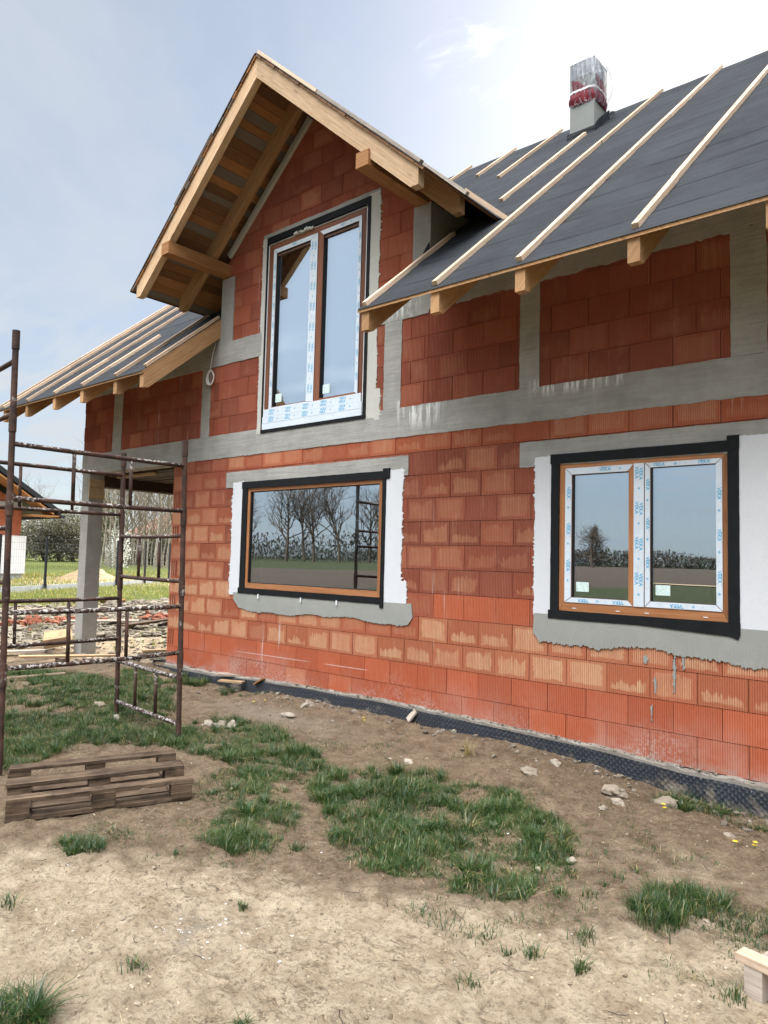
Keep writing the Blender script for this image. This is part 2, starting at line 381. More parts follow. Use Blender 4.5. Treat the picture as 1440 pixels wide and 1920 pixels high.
M['birchtwig'] = mat_plain('birch_twig', (0.19, 0.155, 0.115), 0.9, 0.1)
M['shrub'] = mat_leaf('shrub_leaf', (0.042, 0.038, 0.025), (0.130, 0.118, 0.080), 0.2, (0.36, 0.34, 0.28))
M['evergreen'] = mat_leaf('evergreen_leaf', (0.022, 0.036, 0.016), (0.05, 0.075, 0.03), 0.2)
M['blossom'] = mat_leaf('white_blossom', (0.62, 0.62, 0.56), (0.8, 0.8, 0.76), 0.4, (0.7, 0.7, 0.64), (1.1, 1.1, 1.1))
M['wood_far'] = mat_leaf('far_wood', (0.030, 0.026, 0.021), (0.062, 0.052, 0.040), 0.1, (0.030, 0.036, 0.022))
M['neighbrick'] = mat_plain('neighbour_brick', (0.34, 0.11, 0.06), 0.9, 0.1, nscale=3, namt=0.2)
M['eps'] = mat_plain('white_insulation', (0.80, 0.83, 0.86), 0.8, 0.1, nscale=2, namt=0.03)
M['plinthgrey'] = mat_plain('grey_plinth', (0.36, 0.38, 0.38), 0.9, 0.1)
M['anthracite'] = mat_plain('anthracite', (0.022, 0.025, 0.03), 0.45, 0.4)
M['roofbrown'] = mat_plain('brown_tiles', (0.15, 0.085, 0.06), 0.85, 0.2, nscale=2, namt=0.2)
M['kerb'] = mat_plain('kerb_concrete', (0.42, 0.44, 0.46), 0.9, 0.1, nscale=4, namt=0.12)
M['sandheap'] = mat_plain('sand', (0.36, 0.26, 0.155), 0.95, 0.1, nscale=8, namt=0.2, bumps=0.5, bscale=12)
M['inside'] = mat_plain('interior_wall', (0.28, 0.20, 0.16), 0.95, 0.1, nscale=4, namt=0.2)

# ------------------------------------------------------------------ mesh builder
class MB:
    def __init__(s):
        s.v = []; s.f = []; s.uv = []; s.c = []; s.marks = []
    def face(s, pts, uv=None, col=(0.5, 0, 0)):
        i = len(s.v); s.v.extend([tuple(p) for p in pts]); n = len(pts)
        s.f.append(tuple(range(i, i + n)))
        s.uv.append(uv if uv is not None else [(0, 0)] * n); s.c.append(col)
    def oriented(s, o, ax, ay, az, lx, ly, lz, col=None, taper=None):
        """box from corner o along unit axes; u runs along ax (the grain)"""
        s.marks.append(len(s.f)); col = col or (random.random(), 0, 0)
        o = Vector(o); ax = Vector(ax); ay = Vector(ay); az = Vector(az)
        P = lambda a, b, c: o + ax * (a * lx) + ay * (b * ly) + az * (c * lz)
        u0, v0 = random.uniform(0, 60), random.uniform(0, 60)
        A, B, Cc = lx, ly, lz
        fs = [((0,0,0),(0,1,0),(1,1,0),(1,0,0)), ((0,0,1),(1,0,1),(1,1,1),(0,1,1)),
              ((0,0,0),(1,0,0),(1,0,1),(0,0,1)), ((0,1,0),(0,1,1),(1,1,1),(1,1,0))]
        for k, q in enumerate(fs):
            uv = []
            for (a, b, c) in q:
                uv.append((u0 + a * A, v0 + k * 0.37 + (b * B if k < 2 else c * Cc)))
            s.face([P(*t) for t in q], uv, col)
        for k, q in enumerate([((0,0,0),(0,0,1),(0,1,1),(0,1,0)), ((1,0,0),(1,1,0),(1,1,1),(1,0,1))]):
            uv = [(u0 + 7 + k + c * Cc * 0.3, v0 + b * B) for (a, b, c) in q]
            s.face([P(*t) for t in q], uv, col)
    def box(s, x0, x1, y0, y1, z0, z1, axis='x', col=None):
        o = (x0, y0, z0); lx, ly, lz = x1 - x0, y1 - y0, z1 - z0
        X, Y, Z = (1,0,0), (0,1,0), (0,0,1)
        if axis == 'x': s.oriented(o, X, Y, Z, lx, ly, lz, col)
        elif axis == 'y': s.oriented((x0, y0, z0), Y, Z, X, ly, lz, lx, col)
        else: s.oriented((x0, y0, z0), Z, X, Y, lz, lx, ly, col)
    def prism(s, poly, axis, a0, a1, col=None):
        """polygon of (p,q) extruded along axis ('x': poly in y,z; 'y': poly in x,z)"""
        s.marks.append(len(s.f)); col = col or (random.random(), 0, 0)
        u0, v0 = random.uniform(0, 60), random.uniform(0, 60)
        P = (lambda p, q, a: (a, p, q)) if axis == 'x' else (lambda p, q, a: (p, a, q))
        L = max(poly, key=lambda t: t[0])[0]
        d = Vector((poly[1][0] - poly[0][0], poly[1][1] - poly[0][1]))
        # grain follows the longest edge
        best = 0
        for i in range(len(poly)):
            e = Vector(poly[(i + 1) % len(poly)]) - Vector(poly[i])
            if e.length > best: best = e.length; d = e
        d = d.normalized(); n = Vector((-d.y, d.x))
        f = lambda p: (u0 + Vector(p).dot(d), v0 + Vector(p).dot(n))
        area = sum(poly[i][0] * poly[(i + 1) % len(poly)][1] - poly[(i + 1) % len(poly)][0] * poly[i][1] for i in range(len(poly)))
        if area < 0: poly = poly[::-1]
        uv = [f(p) for p in poly]
        A = [P(*p, a0) for p in poly]; B = [P(*p, a1) for p in poly]
        if axis == 'x':
            s.face(A[::-1], uv[::-1], col); s.face(B, uv, col)
        else:
            s.face(A, uv, col); s.face(B[::-1], uv[::-1], col)
        n_ = len(poly)
        for i in range(n_):
            j = (i + 1) % n_
            q = [A[i], A[j], B[j], B[i]]
            e0, e1 = uv[i], uv[j]
            w = abs(a1 - a0)
            quv = [e0, e1, (e1[0], e1[1] + w), (e0[0], e0[1] + w)]
            if axis == 'x': s.face(q, quv, col)
            else: s.face(q[::-1], quv[::-1], col)
    def tube(s, pts, r, n=8, cap=True, col=None):
        col = col or (random.random(), 0, 0)
        pts = [Vector(p) for p in pts]; rs = r if hasattr(r, '__len__') else [r] * len(pts)
        rings = []; up = None
        for i, p in enumerate(pts):
            d = (pts[min(i + 1, len(pts) - 1)] - pts[max(i - 1, 0)]).normalized()
            if up is None:
                a = Vector((0, 0, 1)) if abs(d.z) < 0.9 else Vector((1, 0, 0))
                up = d.cross(a).normalized()
            up = (up - d * up.dot(d)).normalized(); b = d.cross(up)
            i0 = len(s.v)
            for k in range(n):
                t = 2 * PI * k / n
                s.v.append(tuple(p + (up * math.cos(t) + b * math.sin(t)) * rs[i]))
            rings.append(i0)
        for a, b in zip(rings, rings[1:]):
            for k in range(n):
                k2 = (k + 1) % n
                s.f.append((a + k, a + k2, b + k2, b + k)); s.uv.append([(0, 0)] * 4); s.c.append(col)
        if cap:
            s.f.append(tuple(rings[0] + k for k in range(n))[::-1]); s.uv.append([(0, 0)] * n); s.c.append(col)
            s.f.append(tuple(rings[-1] + k for k in range(n))); s.uv.append([(0, 0)] * n); s.c.append(col)
    def mesh(s, name, mat, off=(0, 0, 0), smooth_=False):
        me = bpy.data.meshes.new(name)
        o = Vector(off)
        me.from_pydata([tuple(Vector(v) - o) for v in s.v] if o.length else s.v, [], s.f)
        if len(s.f):
            uvl = me.uv_layers.new(name='UVMap')
            uvl.data.foreach_set('uv', np.array([c for f in s.uv for p in f for c in p[:2]], dtype=np.float32))
            ca = me.color_attributes.new('Col', 'FLOAT_COLOR', 'CORNER')
            cc = np.array([(*c[:3], 1.0) for f, c in zip(s.f, s.c) for _ in f], dtype=np.float32)
            ca.data.foreach_set('color', cc.ravel())
        me.materials.append(mat)
        if smooth_: me.polygons.foreach_set('use_smooth', [True] * len(me.polygons))
        me.update()
        return me

def pieces(name, mb, mat, parent, label=None):
    """one part for every box or prism the builder holds"""
    out = None; mk = mb.marks + [len(mb.f)]
    for a, b in zip(mk, mk[1:]):
        q = MB()
        for f, uv, c in zip(mb.f[a:b], mb.uv[a:b], mb.c[a:b]): q.face([mb.v[i] for i in f], uv, c)
        o = part(name, q, M[mat], parent, label); out = out or o
    return out
def root_of(o):
    while o.parent: o = o.parent
    return o
def part(name, mb, mat=None, parent=None, label=None, smooth_=False, local=False):
    while parent is not None and parent.parent is not None and parent.parent.parent is not None: parent = parent.parent
    off = (0, 0, 0) if (parent is None or local) else root_of(parent).location
    me = mb.mesh(name, mat, off, smooth_) if isinstance(mb, MB) else mb
    o = bpy.data.objects.new(name, me); COL.objects.link(o)
    if parent is not None: o.parent = parent
    if label: o['label'] = label
    return o
def tag(o, label, cat, group=None, kind=None):
    if label: o['label'] = label
    if cat: o['category'] = cat
    if group: o['group'] = group
    if kind: o['kind'] = kind
    return o
def thing(name, label, cat, loc=(0, 0, 0), rz=0.0, group=None):
    o = bpy.data.objects.new(name, None); COL.objects.link(o)
    o.empty_display_size = 0.2
    o.location = loc; o.rotation_euler = (0, 0, rz)
    return tag(o, label, cat, group)
def copy_tree(o, parent=None):
    c = o.copy(); COL.objects.link(c)
    if parent is not None: c.parent = parent
    for ch in list(o.children): copy_tree(ch, c)
    return c

def raw_mesh(name, V, F, mat, cols=None, smooth_=False):
    """fast numpy mesh; F is (n,k) with one k; cols per vertex"""
    me = bpy.data.meshes.new(name)
    V = np.asarray(V, np.float32); F = np.asarray(F, np.int32); k = F.shape[1]
    me.vertices.add(len(V)); me.vertices.foreach_set('co', V.ravel())
    me.loops.add(F.size); me.loops.foreach_set('vertex_index', F.ravel())
    me.polygons.add(len(F)); me.polygons.foreach_set('loop_start', np.arange(0, F.size, k, dtype=np.int32))
    me.polygons.foreach_set('use_smooth', np.full(len(F), smooth_))
    if cols is not None:
        ca = me.color_attributes.new('Col', 'FLOAT_COLOR', 'POINT')
        cc = np.ones((len(V), 4), np.float32); cc[:, :3] = cols
        ca.data.foreach_set('color', cc.ravel())
    me.materials.append(mat); me.update(); me.validate()
    return me

# ------------------------------------------------------------------ value noise (numpy)
def _hash(ix, iy, seed):
    h = (ix.astype(np.int64) * 374761393 + iy.astype(np.int64) * 668265263 + seed * 974711) & 0xFFFFFFFF
    h = ((h ^ (h >> 13)) * 1274126177) & 0xFFFFFFFF
    return ((h ^ (h >> 16)) & 0xFFFF) / 65535.0
def vnoise(x, y, seed=0):
    ix = np.floor(x); iy = np.floor(y); fx = x - ix; fy = y - iy
    fx = fx * fx * (3 - 2 * fx); fy = fy * fy * (3 - 2 * fy)
    a = _hash(ix, iy, seed); b = _hash(ix + 1, iy, seed); c = _hash(ix, iy + 1, seed); d = _hash(ix + 1, iy + 1, seed)
    return (a * (1 - fx) + b * fx) * (1 - fy) + (c * (1 - fx) + d * fx) * fy
def fbm(x, y, seed=0, o=4, g=0.5):
    r = 0; a = 1; t = 0
    for i in range(o):
        r = r + a * vnoise(x * 2 ** i, y * 2 ** i, seed + i * 17); t += a; a *= g
    return r / t
def sst(x, a, b):
    t = np.clip((x - a) / (b - a), 0, 1); return t * t * (3 - 2 * t)

def ground_h(x, y):
    x = np.asarray(x, float); y = np.asarray(y, float)
    h = -0.185 + 0 * x
    wall = np.exp(-np.clip(-y, 0, 9) ** 2 / 0.5)
    h += wall * (0.10 * sst(x, 0.9, 1.9) * (1 - sst(x, 5.2, 6.9)) - 0.05 * sst(x, 5.9, 6.9) + 0.05 * sst(x, 0.2, -0.6))
    h += 0.05 * sst(x, 1.6, 0.6) * sst(y, -3.4, -1.6)
    h -= 0.09 * np.exp(-((x + 2.9) ** 2 + (y - 0.1) ** 2) / 0.9)
    far = sst(np.hypot(x - 8.6, y + 6), 11, 23) * sst(-x + 0.2 * y, 3, 9)
    h += 0.43 * far
    h += 0.035 * (fbm(x * 1.1, y * 1.1, 3) - 0.5) + 0.040 * (fbm(x * 4.2, y * 4.2, 9) - 0.5)
    near = 1 - sst(np.hypot(x - 5, y + 2), 9, 20)
    h += near * 0.034 * (fbm(x * 12, y * 12, 21, 3, 0.6) - 0.5)
    return h
def gh(x, y): return float(ground_h(np.array([x]), np.array([y]))[0])

# ragged outline ------------------------------------------------------------
def ragged(poly, amp, step=0.02, seed=0, spike=0.0):
    out = []; n = len(poly); rs = random.Random(seed)
    amps = amp if hasattr(amp, '__len__') else [amp] * n
    for i in range(n):
        a = Vector(poly[i]); b = Vector(poly[(i + 1) % n]); e = b - a; L = e.length
        nr = Vector((e.y, -e.x)) / L          # outward for counter-clockwise outlines
        k = max(1, int(L / step)) if amps[i] > 0 else 1
        for j in range(k):
            t = j / k; p = a + e * t
            if amps[i] > 0 and j > 0:
                q = p / 0.11
                w = mnoise.noise(Vector((q.x, q.y, seed * 3.1))) * 0.6 + mnoise.noise(Vector((q.x * 3.7, q.y * 3.7, seed))) * 0.5
                if spike and rs.random() < spike: w += rs.uniform(0.4, 1.6)
                p = p + nr * (w * amps[i])
            out.append((p.x, p.y))
    return out
def rect(x0, x1, z0, z1): return [(x0, z0), (x1, z0), (x1, z1), (x0, z1)]
def plate(mb, poly, y0, y1): mb.prism(poly, 'y', y0, y1)

# ================================================================== HOUSE
house = thing('brick_house', 'unfinished red block house with timber dormer, dark membrane roof and three new windows', 'house', (0, 0, 0))
RX = 2.11                      # dormer ridge
DS = 0.89                      # dormer slope
DZ = 7.44                      # top of dormer rafters at the ridge
T = 0.85                       # main roof slope
def roof_z(y): return 3.95 + T * (y + 1.17)
LWF = (1.02, 3.41, 1.16, 2.49)
RWF = (5.535, 6.995, 1.16, 2.52)
DWF = (1.29, 3.05, 3.24, 5.735)
HOLES = [(a + .01, b - .01, c + .01, d - .01) for a, b, c, d in (LWF, RWF, DWF)]
XE = 10.6

def subtract(rc, hole):
    x0, x1, z0, z1 = rc; a, b, c, d = hole
    if a >= x1 or b <= x0 or c >= z1 or d <= z0: return [rc]
    out = []
    if a > x0: out.append((x0, a, z0, z1))
    if b < x1: out.append((b, x1, z0, z1))
    xa, xb = max(x0, a), min(x1, b)
    if c > z0: out.append((xa, xb, z0, c))
    if d < z1: out.append((xa, xb, d, z1))
    return out
def clip(poly, nx, nz, c):
    """keep nx*x+nz*z <= c"""
    out = []
    for i in range(len(poly)):
        p, q = poly[i], poly[(i + 1) % len(poly)]
        dp = nx * p[0] + nz * p[1] - c; dq = nx * q[0] + nz * q[1] - c
        if dp <= 0: out.append(p)
        if (dp < 0 < dq) or (dq < 0 < dp):
            t = dp / (dp - dq); out.append((p[0] + (q[0] - p[0]) * t, p[1] + (q[1] - p[1]) * t))
    return out

wall = MB()
RIB = .0178
def span(poly, x):
    zs = []
    for i in range(len(poly)):
        p, q = poly[i], poly[(i + 1) % len(poly)]
        if abs(q[0] - p[0]) < 1e-9:
            if abs(p[0] - x) < 1e-9: zs += [p[1], q[1]]
            continue
        t = (x - p[0]) / (q[0] - p[0])
        if -1e-9 <= t <= 1 + 1e-9: zs.append(p[1] + (q[1] - p[1]) * t)
    return (min(zs), max(zs)) if zs else None
def block_piece(poly, rc, depth, col):
    """block face with its vertical ribs modelled as relief"""
    x0, x1, z0, z1 = rc
    uvf = lambda x, z: ((x - x0) / (x1 - x0), (z - z0) / (z1 - z0))
    pa, pb = min(p[0] for p in poly), max(p[0] for p in poly)
    xs = {pa, pb} | {p[0] for p in poly}
    k = math.floor(pa / RIB)
    prof = [(0.0, 0.0), (.56, 0.0), (.66, 1.0), (.90, 1.0)]
    while k * RIB < pb:
        for f, _ in prof:
            x = (k + f) * RIB
            if pa + 4e-4 < x < pb - 4e-4: xs.add(x)
        k += 1
    def dep(x):
        f = (x / RIB) % 1.0
        if f < .56: v = 0
        elif f < .66: v = (f - .56) / .10
        elif f < .90: v = 1
        else: v = (1 - f) / .10
        return depth + .0042 * v
    xs = sorted(xs); row = []
    for x in xs:
        sp_ = span(poly, x)
        if sp_ is None: continue
        row.append((x, dep(x), sp_[0], sp_[1]))
    for (xa, ya, la, ha), (xb, yb, lb, hb) in zip(row, row[1:]):
        wall.face([(xa, ya, la), (xb, yb, lb), (xb, yb, hb), (xa, ya, ha)], [uvf(xa, la), uvf(xb, lb), uvf(xb, hb), uvf(xa, ha)], col)
    n = len(poly)
    for i in range(n):
        a, b = poly[i], poly[(i + 1) % n]
        y = depth + .001
        wall.face([(a[0], y, a[1]), (a[0], .016, a[1]), (b[0], .016, b[1]), (b[0], y, b[1])], [uvf(*a), uvf(*a), uvf(*b), uvf(*b)], (col[0], col[1] * .3, col[2]))

brnd = random.Random(11)
def style(course, xm, upper, zc):
    r = brnd.random()
    if not upper:
        if course <= 1: return (r, 0.0 if brnd.random() < .97 else .3, 0.80 + .2 * brnd.random())
        if course <= 3: return (r, (0.55 + .45 * brnd.random()) * (1 if brnd.random() < .85 else .35), 0.42 + .25 * brnd.random())
        if course == 4:
            if 4.3 < xm < 5.2: return (r, 0.0, 0.9)
            if xm < 1.3: return (r, .9, .5)
            return (r, .15 * brnd.random(), .25 + .15 * brnd.random())
        if xm < 0.75 and 4 <= course <= 8:
            return (r, .6 + .3 * brnd.random(), .22 + .2 * brnd.random())
        if course >= 11:
            return (r, .45 * brnd.random(), .45 + .3 * brnd.random()) if xm > .6 else (r, .3, .2)
        if 3.6 < xm < 5.6: return (r, .45 + .5 * brnd.random() if brnd.random() < .8 else .1, .02 + .2 * brnd.random() ** 2)
        return (r, .15 + .45 * brnd.random(), .10 + .2 * brnd.random())
    if zc > 4.45: 
        if xm > 3.0: return (r, .05, .42 + .1 * brnd.random())
        return (r, .35 * brnd.random() ** 2, .10 + .30 * brnd.random())
    if xm < 1.4: return (r, .35 * brnd.random() ** 2, .05 + .25 * brnd.random() + (.25 if brnd.random() < .1 else 0))
    return (r, .42 * brnd.random() ** 2, .05 + .14 * brnd.random())

def lay(x0, x1, z0, ncourse, upper=False, gable=False, phase=0, jointless=()):
    for k in range(ncourse):
        za, zb = z0 + .25 * k, z0 + .25 * (k + 1)
        off = (.1875 if (k + phase) % 2 else 0.0)
        i0 = math.floor((x0 - off) / .375) - 1
        for i in range(i0, i0 + int((x1 - x0) / .375) + 4):
            a, b = off + i * .375, off + (i + 1) * .375
            a2, b2 = max(a, x0), min(b, x1)
            if b2 - a2 < .02: continue
            j = 0.0020 if brnd.random() < .7 else 0.0036
            rc = (a, b, za, zb)
            pcs = [(a2 + (j if a2 == a else 0), b2 - j, za + .0022, zb - .0022)]
            for h in HOLES: pcs = [q for p_ in pcs for q in subtract(p_, h)]
            if abs(a2 - x0) < 1e-6 and k % 2 == 1 and x0 < -.5:     # hollow ends showing at the corner
                for s_ in range(3):
                    hx = x0 + .035 + s_ * .052
                    pcs = [q for p_ in pcs for q in subtract(p_, (hx, hx + .026, za + .02, zb - .012))]
            col = style(k, (a + b) / 2, upper, (za + zb) / 2)
            dep = brnd.uniform(-.0022, .0022)
            for p_ in pcs:
                poly = rect(*p_)
                if gable:
                    c = DZ - .20
                    poly = clip(poly, DS, 1, c + DS * RX)
                    if len(poly) >= 3: poly = clip(poly, -DS, 1, c - DS * RX)
                    if len(poly) < 3: continue
                block_piece(poly, rc, dep, col)
lay(-.73, XE, 0.0, 12)
lay(-3.58, .29, 3.26, 5, True, phase=1)
lay(3.99, XE, 3.26, 5, True, phase=1)
lay(.29, 3.99, 3.26, 16, True, True, phase=1)
part('wall', wall, M['brick'], house)

core = MB()
rects = [(-.73, XE, -.35, 2.935)]
for h in HOLES: rects = [q for p_ in rects for q in subtract(p_, h)]
for r_ in rects: core.box(r_[0], r_[1], .014, .25, r_[2], r_[3])
rects = [(-3.575, .29, 3.26, 4.66), (3.99, XE, 3.26, 4.66), (.29, 3.99, 3.26, 5.55)]
for h in HOLES: rects = [q for p_ in rects for q in subtract(p_, h)]
for r_ in rects: core.box(r_[0], r_[1], .014, .25, r_[2], r_[3])
gz = lambda x: DZ - .20 - DS * abs(x - RX)
core.prism([(.30, 5.55), (3.98, 5.55), (3.98, gz(3.98)), (RX, gz(RX)), (.30, gz(.30))], 'y', .014, .25)
part('inner_wall', core, M['core'], house)

# walls round the back, slabs, porch
sh = MB()
sh.box(XE - .25, XE, .25, 8.25, -.35, 4.66); sh.box(-.73, XE, 8.25, 8.5, -.35, 4.66)
sh.box(-.73, -.48, .25, 8.25, -.35, 2.935)
sh.box(.05, .3, 4.2, 8.2, -.1, 2.9); sh.box(4.2, 4.45, 2.5, 8.2, -.1, 2.9)
gp = [(.25, 3.26), (8.25, 3.26), (8.25, 4.8), (4.25, roof_z(4.25) - .3), (.25, roof_z(.25) - .3)]
sh.prism(gp, 'x', -3.575, -3.33); sh.prism(gp, 'x', XE - .2, XE - .02)
sh.prism([(4.2, 3.2), (4.3, 3.2), (4.3, 8.0), (4.2, 8.0)], 'x', -3.3, XE - .25)
pieces('rear_wall', sh, 'inside', house)
fl = MB(); fl.box(-.47, XE - .26, .26, 8.24, -.12, -.02); part('ground_slab', fl, M['concrete'], house)
fl = MB(); fl.box(-3.56, XE - .26, .26, 8.24, 2.945, 3.2); part('floor_slab', fl, M['concrete'], house)

def conc(name, mb, mat='concrete', label=None): return part(name, mb, M[mat], house, label)
YB = -.007
mb = MB(); plate(mb, ragged(rect(-3.58, XE, 2.932, 3.262), (.012, 0, .008, 0), .03, 3), YB, .24)
conc('ring_beam', mb)
for i, (a, b, z0, z1) in enumerate(((-2.58, -2.30, 3.263, 4.29), (-.10, .10, 3.263, 4.29), (3.37, 3.62, 3.263, 4.29), (5.108, 5.322, 3.263, 4.30), (7.015, 7.28, 3.263, 4.29), (8.9, 9.15, 3.263, 4.29))):
    mb = MB(); plate(mb, ragged(rect(a, b, z0, z1), (0, .010, 0, .010), .03, 20 + i), YB - .001, .1)
    conc('concrete_pillar', mb)
for i, (a, b, z0, z1) in enumerate(((.285, .565, 4.565, 5.49), (3.752, 3.992, 4.47, 5.485))):
    mb = MB(); plate(mb, ragged(rect(a, b, z0, z1), (0, .008 if i == 0 else 0, 0, 0 if i == 0 else .006), .03, 40 + i), YB - .002, .262)
    conc('concrete_pillar', mb, 'column')
mb = MB(); plate(mb, ragged(rect(-3.575, .285, 4.255, 4.93), (.012, 0, 0, 0), .03, 50), YB - .003, .1)
plate(mb, ragged(rect(.285, 1.20, 4.25, 4.565), (.014, .01, .01, 0), .03, 51), YB - .003, .1)
plate(mb, ragged(rect(3.27, 3.99, 4.25, 4.47), (.014, .0, .01, .01), .03, 52), YB - .003, .1)
plate(mb, ragged(rect(3.992, XE, 4.285, 4.93), (.035, 0, 0, 0), .03, 53), YB - .003, .1)
pieces('top_beam', mb, 'concrete', house)
mb = MB(); plate(mb, ragged(rect(.555, 3.755, 2.505, 2.722), (.012, .006, .008, .006), .03, 60), YB - .001, .1); conc('lintel', mb)
mb = MB(); plate(mb, ragged(rect(5.125, 8.3, 2.50, 2.738), (.012, .006, .008, 0), .03, 61), YB - .001, .1); conc('lintel', mb)
mb = MB(); plate(mb, ragged(rect(1.17, 3.25, 5.72, 5.89), (.01, .006, .012, .01), .03, 62), YB - .001, .1); conc('lintel', mb)
# cement under the sills, comb marks running down
rb = random.Random(5)
mb = MB()
pts = [(3.84, 1.125), (.80, 1.10), (.82, 1.0), (.93, .90)]
low = []
x = 1.0
while x < 3.75:
    low.append((x, .893 + .022 * math.sin(x * 2.6 + .6) + .010 * math.sin(x * 9) + (rb.uniform(-.014, .006) if rb.random() < .7 else .0))); x += .0125
plate(mb, pts + low + [(3.80, .90), (3.86, .98)], -.012, .01); part('cement_patch', mb, M['patch'], house)
mb = MB(); low = []; x = 5.36
while x < 8.1:
    low.append((x, .893 + .022 * math.sin(x * 4.3) - .05 * math.exp(-((x - 5.95) / .12) ** 2) - .05 * sst(np.array(x), 6.7, 7.5) + .010 * math.sin(x * 13) + (rb.uniform(-.018, .008) if rb.random() < .7 else .0))); x += .0125
plate(mb, [(8.1, 1.13), (5.30, 1.13), (5.29, .95), (5.32, .92)] + low, -.012, .01); part('cement_patch', mb, M['patch'], house)
for i, (x, z, w_, h_) in enumerate(((6.34, .815, .018, .04), (6.575, .72, .011, .15), (6.42, .61, .009, .07), (6.645, .82, .008, .06), (6.39, .38, .007, .07))):
    mb = MB(); plate(mb, ragged([(x - w_ * .3, z - h_), (x + w_ * .4, z - h_ * .9), (x + w_, z + h_ * .3), (x + w_ * .2, z + h_), (x - w_, z + h_ * .4)], .008, .01, 300 + i, .2), -.0075, .01); part('mortar_smear', mb, M['patch'], house)
# white strips beside the windows
def strip(name, x0, x1, z0, z1, ampl, mat, seed, y=-.009):
    mb = MB(); plate(mb, ragged(rect(x0, x1, z0, z1), ampl, .012, seed, .12), y, .01); return part(name, mb, M[mat], house)
strip('white_strip', .71, .945, 1.07, 2.575, (.012, 0, .02, .028), 'whitecoat', 70)
strip('white_strip', 3.43, 3.685, 1.10, 2.575, (.012, .026, .018, 0), 'whitecoat', 71)
mb = MB(); plate(mb, ragged(rect(3.67, 3.765, 1.10, 1.36), (.01, .012, .014, 0), .012, 77, .1), -.0085, .01); part('white_strip', mb, M['whitecoat'], house)
strip('white_strip', 5.292, 5.49, 1.115, 2.585, (.006, 0, .012, .015), 'whitecoat', 72)
strip('white_strip', 7.05, 8.2, 1.12, 2.625, (.016, 0, .012, 0), 'whitecoat', 73)
strip('adhesive_strip', 1.165, 1.275, 3.20, 5.835, (.006, 0, .006, .014), 'adhesive', 74)
strip('adhesive_strip', 3.08, 3.255, 3.19, 5.86, (.01, .022, .006, 0), 'adhesive', 75)
strip('adhesive_strip', 3.24, 3.32, 3.16, 3.52, (.012, .022, .02, 0), 'adhesive', 76, -.0088)

# mortar step and dimpled foil along the foot of the wall
def foil_top(x): return float(np.interp(x, [-1, .5, 1.4, 2.2, 3.5, 4.7, 5.8, 6.7, 7.3, 9.2], [-.05, -.04, .012, .03, .046, .034, .012, -.030, -.048, -.046]))
nx = int((9.2 + .95) / .013); nz = 28
XS = np.linspace(-.95, 9.2, nx); tops = np.array([float(foil_top(x)) for x in XS]) + .012 * (fbm(XS * 2.1, XS * 0, 5) - .5)
bots = np.full(nx, -.40)
tt = np.linspace(0, 1, nz)
gx = np.repeat(XS[:, None], nz, 1); gz_ = tops[:, None] + (bots - tops)[:, None] * tt[None, :]
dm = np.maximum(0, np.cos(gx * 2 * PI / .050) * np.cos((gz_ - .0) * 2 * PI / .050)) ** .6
gy = -.050 - .015 * dm - .030 * (fbm(gx * 1.3, gz_ * 1.5, 8, 2) - .3) - .02 * (1 - tt)[None, :] * (vnoise(gx * 1.7, gx * 0, 4) > .7)
V = np.stack([gx, gy, gz_], -1).reshape(-1, 3)
I = np.arange(nx * nz).reshape(nx, nz)
F = np.stack([I[:-1, :-1], I[:-1, 1:], I[1:, 1:], I[1:, :-1]], -1).reshape(-1, 4)
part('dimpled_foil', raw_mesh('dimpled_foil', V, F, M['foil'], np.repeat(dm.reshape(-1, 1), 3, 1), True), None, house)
cf = []                                  # the loose end curling round the corner
for i in range(26):
    a = i / 25; ang = a * PI * .85
    cf.append((-.95 - .28 * math.sin(ang), -.05 + .34 * a, ))
V = []
for (x, y) in cf:
    for j in range(10): V.append((x - .03 * j / 9, y, -.33 + .30 * (1 - j / 9.0) + .0))
I = np.arange(26 * 10).reshape(26, 10); F = np.stack([I[:-1, :-1], I[1:, :-1], I[1:, 1:], I[:-1, 1:]], -1).reshape(-1, 4)
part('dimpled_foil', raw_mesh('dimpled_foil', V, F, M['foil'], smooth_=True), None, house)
mb = MB(); xs = np.arange(-.73, 9.2, .03)
topl = [(x, .004 + rb.uniform(-.004, .004)) for x in xs]
botl = []
for i in range(len(xs) - 1):
    x0, x1 = xs[i], xs[i + 1]; lg = lambda x, q: float(fbm(np.array([x * 9.0]), np.array([q]), 13, 3)[0]); yo0 = -.012 - .045 * lg(x0, .3); yo1 = -.012 - .045 * lg(x1, .3)
    t0, t1 = max(foil_top(x0), -.03) + .034 * lg(x0, 4.) - .004, max(foil_top(x1), -.03) + .034 * lg(x1, 4.) - .004
    mb.face([(x0, .0, t0 + .018), (x0, yo0, t0), (x1, yo1, t1), (x1, .0, t1 + .018)])
    mb.face([(x0, yo0, t0), (x0, yo0 - .012, -.30), (x1, yo1 - .012, -.30), (x1, yo1, t1)])
part('mortar_ledge', mb, M['mortar'], house)

